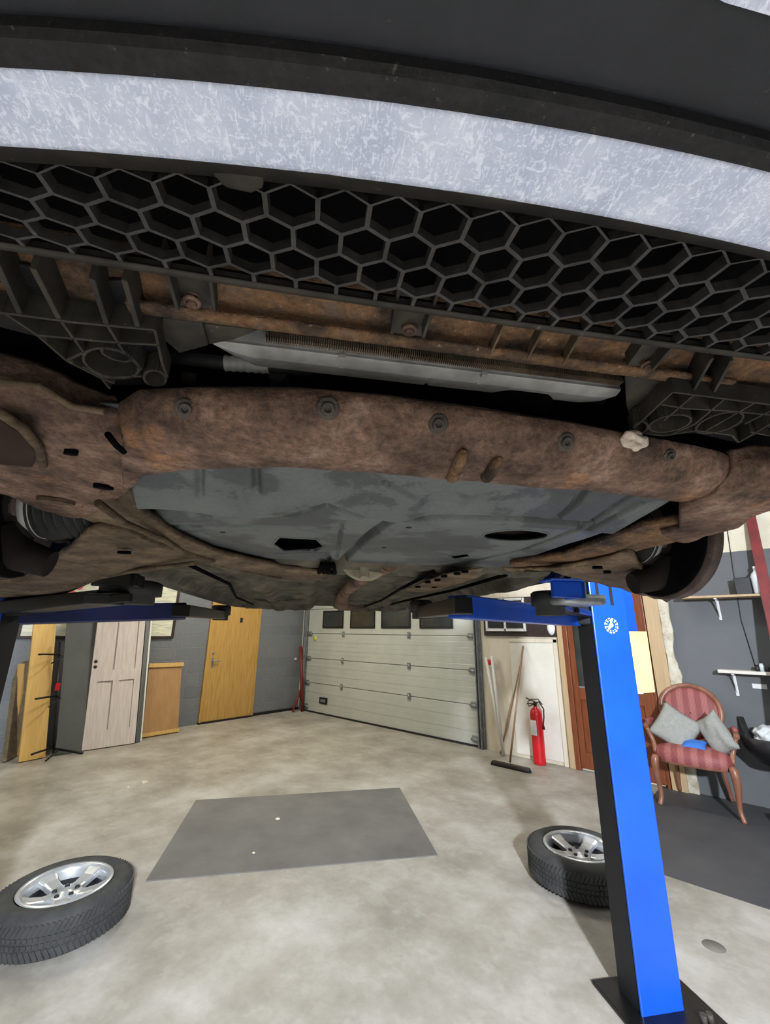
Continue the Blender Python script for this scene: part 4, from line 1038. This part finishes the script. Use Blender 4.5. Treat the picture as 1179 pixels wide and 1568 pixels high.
# left horn and corner
def horn(outl, w_, th, mb): mb.prism([C(p[0], p[1], w=(p[2] if len(p) > 2 else w_)) for p in outl], th)
sub = lab(mb.build('subframe', m_rust, car, solid=.004, subsurf=0), 'thick brown rusted front subframe beam')
def patch(rows_px, name, m, nz=.002, parent=sub, solid=.012, cols=14, seed=0):
    "curved pressed-steel surface lofted over traced rows of (x, y, w)"
    R3 = []
    for row in rows_px:
        pts = [C(*p[:2], w=p[2]) for p in row]
        out = []
        for k in range(cols * (len(pts) - 1) + 1):
            i = min(k // cols, len(pts) - 2); f_ = k / cols - i
            p0 = pts[max(i - 1, 0)]; p1 = pts[i]; p2 = pts[i + 1]; p3 = pts[min(i + 2, len(pts) - 1)]
            out.append(.5 * ((2 * p1) + (p2 - p0) * f_ + (2 * p0 - 5 * p1 + 4 * p2 - p3) * f_ ** 2 + (3 * p1 - p0 - 3 * p2 + p3) * f_ ** 3))
        R3.append(out)
    fine = []
    for i in range(len(R3) - 1):
        for s_ in range(6):
            fine.append([a.lerp(b_, s_ / 6) for a, b_ in zip(R3[i], R3[i + 1])])
    fine.append(R3[-1])
    fine = [[p + Vector((0, 0, nz * 1.5 * noise.noise(Vector((p.x * 22, p.y * 22, seed))) + nz * .5 * noise.noise(Vector((p.x * 80, p.y * 80, seed))))) for p in r] for r in fine]
    return MB().loft(fine).build(name, m, parent, solid=solid)
# left end: rows run from image-left to image-right
patch([[(-90, 520, 1.84), (0, 538, 1.83), (70, 560, 1.82), (130, 590, 1.815), (178, 606, 1.812)],
       [(-90, 560, 1.80), (0, 580, 1.79), (70, 600, 1.785), (130, 622, 1.785), (182, 632, 1.788)],
       [(-90, 640, 1.765), (0, 650, 1.765), (60, 660, 1.765), (130, 672, 1.764), (190, 680, 1.766)],
       [(-90, 715, 1.76), (0, 712, 1.76), (75, 712, 1.758), (140, 718, 1.756), (225, 722, 1.752)],
       [(-90, 745, 1.757), (0, 757, 1.755), (70, 782, 1.752), (130, 792, 1.748), (200, 748, 1.750)]], 'subframe_horn', m_rust, seed=1)
patch([[(205, 728, 1.752), (150, 755, 1.752), (110, 788, 1.75)], [(198, 752, 1.75), (175, 785, 1.748), (150, 803, 1.745)], [(210, 778, 1.746), (200, 800, 1.742), (185, 815, 1.738)], [(262, 815, 1.738), (258, 826, 1.732), (245, 838, 1.728)],
       [(330, 846, 1.735), (328, 856, 1.728), (320, 866, 1.726)], [(430, 869, 1.735), (428, 878, 1.728), (425, 888, 1.726)], [(500, 877, 1.735), (500, 884, 1.73), (500, 890, 1.728)]], 'side_rail', m_mudrust, seed=5)
mb = MB(); mb.tube([C(x, y, w=1.727) for x, y in ((150, 770), (190, 800), (250, 826), (300, 856), (360, 872), (430, 884))], .006, 8); mb.build('rail_seam', m_mudrust, sub)
# right end
patch([[(1108, 690, 1.808), (1150, 690, 1.815), (1240, 690, 1.83)],
       [(1112, 715, 1.785), (1150, 712, 1.788), (1240, 712, 1.80)],
       [(1090, 745, 1.762), (1130, 740, 1.765), (1240, 735, 1.775)],
       [(1040, 768, 1.752), (1110, 768, 1.756), (1240, 752, 1.765)],
       [(1038, 800, 1.748), (1100, 806, 1.748), (1160, 778, 1.755)],
       [(1010, 808, 1.744), (1050, 822, 1.741), (1130, 798, 1.748)]], 'subframe_horn', m_rust, seed=9)
patch([[(1040, 796, 1.748), (1050, 810, 1.742), (1066, 822, 1.740)], [(985, 806, 1.745), (990, 824, 1.736), (1000, 838, 1.734)], [(925, 828, 1.742), (930, 842, 1.734), (935, 853, 1.732)], [(860, 850, 1.74), (864, 859, 1.732), (868, 867, 1.73)], [(780, 864, 1.738), (786, 869, 1.732), (792, 874, 1.73)]], 'side_rail', m_rust2, seed=12)
# holes, dark pocket and lumps on the subframe
def disc(px, py, w_, rx, ry, name, m, parent=sub, rot=0):
    c_ = C(px, py, w=w_); mb = MB()
    mb.prism([c_ + Vector((rx * cos(a) * cos(rot) - ry * sin(a) * sin(rot), rx * cos(a) * sin(rot) + ry * sin(a) * cos(rot), 0)) for a in [2 * pi * k / 24 for k in range(24)]], .006)
    return mb.build(name, m, parent)
disc(108, 696, 1.7545, .008, .004, 'drain_hole', m_void)
disc(158, 748, 1.7475, .013, .006, 'drain_hole', m_void, rot=.3)
disc(85, 770, 1.7465, .026, .010, 'oval_recess', m_mudrust, rot=.4)
mb = MB(); mb.tube([C(x, y, w=1.757) for x, y in ((-30, 615), (0, 632), (35, 655), (60, 685), (66, 712))], .0055, 10); mb.build('arch_seam', m_mudrust, sub)
plate([(-60, 640, 1.754), (0, 645, 1.754), (35, 665, 1.754), (55, 695, 1.754), (50, 716, 1.754), (0, 712, 1.754), (-60, 715, 1.754)], 'pocket_shade_plate', plain('dark pocket shade', (50, 38, 32), .9, spec=.1), 1.754, .006, .002, sub)  # dark plate laid where the pocket is recessed, shade put into its colour
mb = MB(); mb.tube([C(x, y, w=1.778) for x, y in ((0, 585), (60, 590), (110, 622), (160, 630))], .004, 8); mb.build('weld_seam', m_mudrust, sub)
mb = MB(); mb.tube([C(x, y, w=1.752) for x, y in ((165, 665), (178, 682), (190, 692))], .0035, 8); mb.build('crack', m_void, sub)
for a, b_ in (((712, 688), (690, 738)), ((766, 700), (742, 737))):
    A_, B_ = C(*a, w=1.755), C(*b_, w=1.744)
    mb = MB(); mb.tube([A_, A_.lerp(B_, .3), A_.lerp(B_, .8), B_ + Vector((0, 0, .004))], [.006, .009, .0085, .009], 10); mb.build('tow_lug', m_rust2, sub, subsurf=1)

def beam_pt(px, py):
    t_, b1 = interp(XS, TOP, px), interp(XS, BND, px)
    pt, pb = C(px, t_, w=1.795), C(px, b1, w=1.762)
    return pt.lerp(pb, min(1, (py - t_) / (b1 - t_))) + Vector((0, -.0065, -.002))
def bolt_at(c_, r, tilt):
    mt = Matrix.Translation(c_) @ Matrix.Rotation(pi + tilt, 4, 'X'); mb = MB()
    mb.lathe([(r, -.006), (r, .0015), (r * .9, .0025), (r * .62, .0025)], 24, mt)
    mb.lathe([(r * .62, .0015), (r * .6, .005), (r * .5, .0058), (r * .34, .0058), (r * .3, .003), (0, .003)], 12, mt)
    return mb.build('subframe_bolt', m_boltm, sub)
for px, py, rr_ in ((288, 628, .0115), (502, 627, .0125), (668, 650, .0115), (861, 677, .0115), (1018, 698, .009)):
    bolt_at(beam_pt(px, py), rr_, -.95)

# ---- undertray (grid with pressed shapes and holes)
tu0, tu1, tv0, tv1 = -.435, .45, .47, 1.26
st = .003
hexc, ovc, dic = C(457, 840, w=1.745), C(790, 826, w=1.745), C(705, 856, w=1.745)
hx = (C(497, 840, w=1.745).x - C(419, 840, w=1.745).x) / 2; ox = (C(835, 829, w=1.745).x - C(745, 823, w=1.745).x) / 2
hy = (C(457, 830, w=1.745).y - C(457, 850, w=1.745).y) / 2; oy = (C(790, 817, w=1.745).y - C(790, 835, w=1.745).y) / 2
hy, oy = abs(hy), abs(oy)
dx_ = (C(720, 857, w=1.745).x - C(690, 856, w=1.745).x) / 2; dy_ = abs(C(705, 852, w=1.745).y - C(705, 860, w=1.745).y) / 2
def seg_d(p, a, b_):
    ab = b_ - a; t_ = max(0, min(1, (p - a).dot(ab) / ab.length_squared)); return (p - a - ab * t_).length
def px2(x, y, w_=1.745): q_ = C(x, y, w=w_); return Vector((q_.x, q_.y))
GRV = [([px2(*p) for p in pts], wd, dp) for pts, wd, dp in (
    ([(240, 812), (400, 812), (520, 815)], .012, .010),
    ([(520, 868), (560, 830), (600, 803), (660, 797), (800, 800), (900, 806)], .016, .014),
    ([(640, 840), (720, 842), (770, 848)], .006, .005),
    ([(700, 868), (800, 848), (900, 812), (980, 790)], .012, .010),
    ([(420, 852), (500, 850), (508, 870)], .008, .005),
    ([(850, 800), (930, 770), (960, 760)], .010, .009), ([(590, 760), (640, 778), (700, 782), (760, 775)], .008, .006), ([(330, 800), (420, 795), (500, 780), (560, 795)], .007, .006), ([(300, 722), (305, 770)], .008, .006), ([(385, 720), (392, 765)], .008, .006), ([(525, 800), (515, 860)], .005, .005), ([(880, 812), (980, 778)], .008, .008))]
PADS = [(px2(245, 775, 1.765), .10, .035, .018), (px2(682, 765, 1.765), .035, .03, .012), (px2(350, 740, 1.78), .03, .05, .008), (px2(885, 760, 1.765), .05, .03, .01)]
v_rd = pv(797, 1.745)
def tray_w(u, v):
    p = Vector((u, v))
    rdg = v_rd + .015 * sin(u * 14) + (.02 if u < -.05 else 0)
    if v < rdg: t_ = max(0, (v - .47) / (rdg - .47)); w_ = 1.795 - .052 * (t_ ** .8)
    else: w_ = 1.743 + .010 * min(1, (v - rdg) / .03)
    if v > 1.2: w_ += .0
    for pts, wd, dp in GRV:
        d_ = min(seg_d(p, a, b_) for a, b_ in zip(pts, pts[1:]))
        if d_ < wd * 2.5: w_ += 1.6 * dp * math.exp(-(d_ / (wd * .7)) ** 4)
    for c_, a, b_, dp in PADS:
        e = ((u - c_.x) / a) ** 2 + ((v - c_.y) / b_) ** 2
        if e < 4: w_ += dp * (1 / (1 + e ** 4))
    w_ += .0015 * noise.noise(Vector((u * 14, v * 14, 2)))
    return w_
nu, nv = int((tu1 - tu0) / st), int((tv1 - tv0) / st)
def in_hex(u, v, k=1): a, b_ = abs(u - hexc.x) / hx / k, abs(v - hexc.y) / hy / k; return b_ < 1 and a < 1 - .35 * b_
def in_ov(u, v, k=1): return ((u - ovc.x) / ox / k) ** 2 + ((v - ovc.y) / oy / k) ** 2 < 1
def in_di(u, v, k=1): return abs(u - dic.x) / dx_ + abs(v - dic.y) / dy_ < 1.25 * k
mb = MB(); vs = []; fs = []
for j in range(nv + 1):
    for i in range(nu + 1):
        u, v = tu0 + i * st, tv0 + j * st
        w_ = tray_w(u, v)
        vs.append(Vector((u, v, w_)))
for j in range(nv):
    for i in range(nu):
        u, v = tu0 + (i + .5) * st, tv0 + (j + .5) * st
        if in_hex(u, v) or in_ov(u, v) or in_di(u, v): continue
        a = j * (nu + 1) + i; fs.append((a, a + 1, a + nu + 2, a + nu + 1))
mb.add(vs, fs, True)
tray = lab(mb.build('undertray', m_tray, car, solid=.004), 'grey plastic engine undertray with access holes')
for fn, c_, a, b_, nm in ((in_hex, hexc, hx, hy, 6), (in_ov, ovc, ox, oy, 28), (in_di, dic, dx_ * 1.2, dy_ * 1.2, 4)):
    ring = []
    if nm == 28: ring = [(cos(2 * pi * k / 28), sin(2 * pi * k / 28)) for k in range(29)]
    elif nm == 6: ring = [(1, 0), (.65, 1), (-.65, 1), (-1, 0), (-.65, -1), (.65, -1), (1, 0)]
    else: ring = [(1, 0), (0, 1), (-1, 0), (0, -1), (1, 0)]
    MB().tube([Vector((c_.x + a * x * 1.02, c_.y + b_ * y * 1.02, tray_w(c_.x + a * x, c_.y + b_ * y) + .001)) for x, y in ring], .0035, 6, cap=False).build('hole_rim', m_tray, tray)
mb = MB(); mb.lathe([(0, 0), (.03, 0), (.034, .02), (.034, .06), (0, .06)], 20, Matrix.Translation(hexc + Vector((.01, .02, .04)))); mb.build('oil_filter', m_alum, car)
for x, y in ((626, 816), (340, 822), (588, 845)):
    c_ = C(x, y, w=1.742); MB().lathe([(0, -.002), (.006, -.001), (.007, .004), (0, .004)], 14, Matrix.Translation(Vector((c_.x, c_.y, tray_w(c_.x, c_.y))))).build('tray_clip', m_plastic, tray)

# ---- suspension arms, discs, driveshafts
def arm_patch(rows, seed): return patch(rows, 'control_arm', m_mudrust, nz=.003, parent=car, solid=.014, cols=10, seed=seed)
la = arm_patch([[(190, 812, 1.735), (140, 812, 1.73), (95, 848, 1.71), (45, 885, 1.69), (0, 893, 1.68), (-60, 893, 1.67)],
                [(250, 838, 1.722), (170, 850, 1.715), (110, 868, 1.70), (60, 900, 1.68), (0, 910, 1.672), (-60, 910, 1.665)],
                [(330, 862, 1.72), (215, 876, 1.705), (130, 893, 1.695), (80, 918, 1.678), (10, 925, 1.665), (-60, 924, 1.66)]], 3)
ra = arm_patch([[(880, 862, 1.732), (930, 850, 1.73), (965, 846, 1.725), (985, 875, 1.70), (1012, 893, 1.68), (1040, 905, 1.668)],
                [(830, 866, 1.725), (885, 868, 1.715), (930, 873, 1.705), (965, 892, 1.69), (1000, 906, 1.674), (1035, 914, 1.662)],
                [(770, 868, 1.722), (840, 876, 1.708), (890, 888, 1.70), (940, 900, 1.688), (985, 912, 1.672), (1022, 922, 1.66)]], 8)
mb = MB(); mb.tube([C(x, y, w=1.703) for x, y in ((300, 862), (215, 872), (150, 885), (90, 912))], .006, 8); mb.build('arm_ridge', m_mudrust, la)
disc(190, 848, 1.7085, .014, .006, 'slot', m_void, la); disc(915, 871, 1.700, .013, .007, 'slot', m_void, ra); disc(930, 878, 1.697, .010, .007, 'slot', m_void, ra)
mb = MB(); mb.lathe([(0, -.018), (.014, -.018), (.024, -.008), (.026, .02), (.016, .045), (0, .05)], 20, Matrix.Translation(C(1022, 905, w=1.672))); mb.build('ball_joint', m_mudrust, ra)
mb = MB(); mb.lathe([(0, -.018), (.018, -.018), (.03, -.008), (.034, .01), (.02, .03), (0, .04)], 20, Matrix.Translation(C(105, 893, w=1.698))); mb.build('ball_joint', m_mudrust, la)
for s_ in (-1, 1):
    hc = Vector((.72 * s_, .885, 1.785))
    RY = Matrix.Translation(hc) @ Matrix.Rotation(pi / 2 * s_, 4, 'Y')
    dk = MB().lathe([(.07, -.012), (.15, -.012), (.152, -.008), (.152, .010), (.15, .013), (.08, .013), (.075, .04), (0, .04)], 64, RY).build('brake_disc', m_disc, car)
    MB().lathe([(.05, -.030), (.143, -.028), (.146, -.024), (.05, -.02)], 48, RY, a0=R(-200), a1=R(60)).build('splash_shield', m_void, dk)
    mb = MB(); mb.box(hc + Vector((-.01 * s_, .125, .05)), (.09, .09, .14)); mb.build('brake_caliper', m_disc, dk, bevel=.012)
    mb = MB(); mb.tube([hc + Vector((-.02 * s_, .0, -.095)), hc + Vector((-.025 * s_, 0, -.04)), hc + Vector((-.03 * s_, 0, .04)), hc + Vector((-.07 * s_, 0, .12)), hc + Vector((-.10 * s_, .0, .3))], [.022, .04, .045, .032, .028], 14)
    mb.tube([hc + Vector((-.03 * s_, 0, -.03)), hc + Vector((-.05 * s_, .10, -.04)), hc + Vector((-.06 * s_, .14, -.03))], [.03, .02, .016], 10)
    mb.lathe([(.0, -.065), (.045, -.06), (.05, -.03), (.065, -.03)], 24, RY)
    mb.tube([hc + Vector((-.01 * s_, -.02, -.05)), hc + Vector((-.03 * s_, .01, -.10)), hc + Vector((-.085 * s_, .02, -.115))], [.035, .035, .026], 12)
    mb.build('knuckle', plain('grimy black iron', (34, 30, 28), .9, spec=.1), car)
    bx_ = Matrix.Translation(Vector((0, .90, 1.785))) @ Matrix.Rotation(pi / 2 * s_, 4, 'Y')
    prof = []
    for k in range(10):
        t_ = k / 9; r_ = .036 + .022 * t_; prof += [(r_, .515 + .14 * t_), (r_ + .013, .515 + .14 * (t_ + .05)), (r_ + .002, .515 + .14 * (t_ + .09))]
    bmb = MB().lathe(prof, 36, bx_); bmb.sm = [False] * len(bmb.sm)
    bt_ = bmb.build('driveshaft_boot', m_rubber, car)
    lab(MB().lathe([(.060, .658), (.0665, .659), (.0665, .676), (.060, .677)], 36, bx_).build('boot_clamp', m_alum, bt_), 'pale metal boot clamp')
    MB().lathe([(.0, .675), (.062, .676), (.064, .682), (.064, .70), (.03, .71)], 36, bx_).build('joint_housing', m_disc if s_ > 0 else m_disc, bt_)
    mb = MB(); mb.lathe([(.0125, .1), (.0125, .53)], 16, bx_); mb.build('driveshaft', m_disc, car)
    # inner wing liner
    mb = MB(); rows = []
    for k in range(19):
        a = R(-12 + 204 * k / 18); rows.append([Vector((u_ * s_, .90 - .36 * cos(a), 1.90 + .36 * sin(a))) for u_ in (.52, .7, .87)])
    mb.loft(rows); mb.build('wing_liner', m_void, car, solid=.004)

# ---- floor pan behind the tray
mb = MB(); u0, v0, v1 = .80, 1.24, 4.35; nu, nv = 150, 300
def pan_w(u, v):
    a = abs(u); w_ = 1.775
    sm_ = lambda x, c_, h_, e=.012: 1 / (1 + math.exp(-(h_ - abs(x - c_)) / e))
    w_ += .05 * sm_(a, 0, .10) * (1 if v > 1.6 else 0)
    if 1.45 < v < 3.45: w_ -= .045 * sm_(a, .70, .035, .006)
    w_ -= .022 * sm_(a, .38, .035, .008)
    for c_, h_, d_ in ((1.32, .05, .035), (1.55, .02, .02), (2.1, .04, .02), (2.9, .05, .02), (3.75, .1, .045), (3.5, .03, .02)):
        w_ -= d_ * sm_(v, c_, h_, .01) * (1 if a < .66 else 0)
    if 2.95 < v < 3.4 and a < .5: w_ -= .02
    w_ += .012 * noise.noise(Vector((u * 6, v * 5, 4))) + .006 * noise.noise(Vector((u * 18, v * 12, 7)))
    if a > .74: w_ += .02
    return max(w_, 1.715)
rows = []
for j in range(nv + 1):
    v = v0 + (v1 - v0) * j / nv
    rows.append([Vector((-u0 + 2 * u0 * i / nu, v, pan_w(-u0 + 2 * u0 * i / nu, v))) for i in range(nu + 1)])
mb.loft(rows); lab(mb.build('floor_pan', m_under, car, solid=.004), 'grimy brown grey floor pan')
c_ = C(540, 884, w=1.765)
mb = MB(); RX = Matrix.Translation(Vector((c_.x, 1.33, 1.79))) @ Matrix.Rotation(pi / 2 + .35, 4, 'X')
gb = MB().lathe([(0, .03), (.02, .032), (.03, .02), (.06, .015), (.072, .02), (.082, .02), (.086, .0), (.09, -.08), (0, -.08)], 40, RX).build('gearbox_housing', m_castg, car)
mb = MB(); mb.box(Vector((c_.x - .005, 1.30, 1.735)), (.03, .02, .05)); mb.build('gearbox_lug', m_castg, gb, bevel=.006)
mb = MB()
for du in (-.02, -.01, 0, .012): mb.tube([Vector((c_.x - .12 + du, 1.22, 1.74)), Vector((c_.x - .115 + du * 1.5, 1.30, 1.725)), Vector((c_.x - .12 + du, 1.40, 1.74))], .007, 8)
mb.build('wiring_loom', m_void, car)
# exhaust and heat shield with round holes
mb = MB(); mb.tube([Vector((.10, 1.28, 1.76)), Vector((.06, 1.6, 1.755)), Vector((.05, 2.3, 1.76)), Vector((.1, 3.2, 1.76)), Vector((.4, 3.9, 1.77))], [.03, .03, .028, .06, .03], 14); mb.build('exhaust_pipe', m_rust, car)
sh = plate([(615, 905, 1.72), (680, 880, 1.722), (740, 870, 1.724), (730, 885, 1.715), (660, 908, 1.712)], 'heat_shield', m_mudrust, 1.72, .004)
for x, y in ((640, 900), (655, 893), (670, 890), (680, 884), (700, 880), (712, 877), (665, 900)):
    disc(x, y, 1.7135, .010, .010, 'shield_hole', m_void, sh)
# brake and fuel lines
for k, (x0, x1) in enumerate(((-.5, -.56), (.5, .44), (.25, .3))):
    mb = MB(); mb.tube([Vector((x0, 1.3, 1.738)), Vector((x0 + .02, 1.9, 1.742)), Vector((x1, 2.6, 1.738)), Vector((x1, 3.4, 1.745))], .007, 8); mb.build('brake_line', m_void, car)

# ---- near-black boxes added to keep the engine bay dark; body shell
for s_ in (-1, 1):
    B(.55 * s_, .86 * s_, .22, .64, 1.865, 2.25).build('wing_filler', m_void, car)
mb = MB(); B(-.60, .60, v_r2 + .045, 1.24, 1.90, 2.3, mb); mb.build('engine_bay_filler', m_void, car, bevel=.03)  # added void box that blocks light above the gaps
mb = MB(); rows = []
stn = [(.00, .70, 2.24), (.06, .76, 2.30), (.25, .84, 2.37), (.8, .88, 2.46), (1.15, .90, 2.52), (1.25, .90, 2.56), (1.9, .90, 2.98), (2.2, .90, 3.06), (3.2, .90, 3.07), (3.9, .88, 3.0), (4.3, .84, 2.6), (4.42, .78, 2.3), (4.45, .74, 2.0)]
for v, hw, zt_ in stn:
    row = []
    for k in range(29):
        a = pi * k / 28; x = -cos(a)
        wl = 1.80 if v < 1.2 else 1.77
        if .2 < v < 1.2: wl = 2.2
        sx = (abs(x) ** .45) * (1 if x > 0 else -1)
        row.append(Vector((sx * hw * (1 - .18 * max(0, (sin(a) - .6)) * (1 if zt_ > 2.7 else .3)), v, wl + (zt_ - wl) * sin(a) ** .6)))
    rows.append(row)
mb.loft(rows); mb.build('body_shell', m_body, car, solid=.004)
mb = MB(); B(-.84, .84, 4.30, 4.42, 1.80, 2.3, mb); mb.build('rear_bumper', m_plastic2, car, bevel=.03)
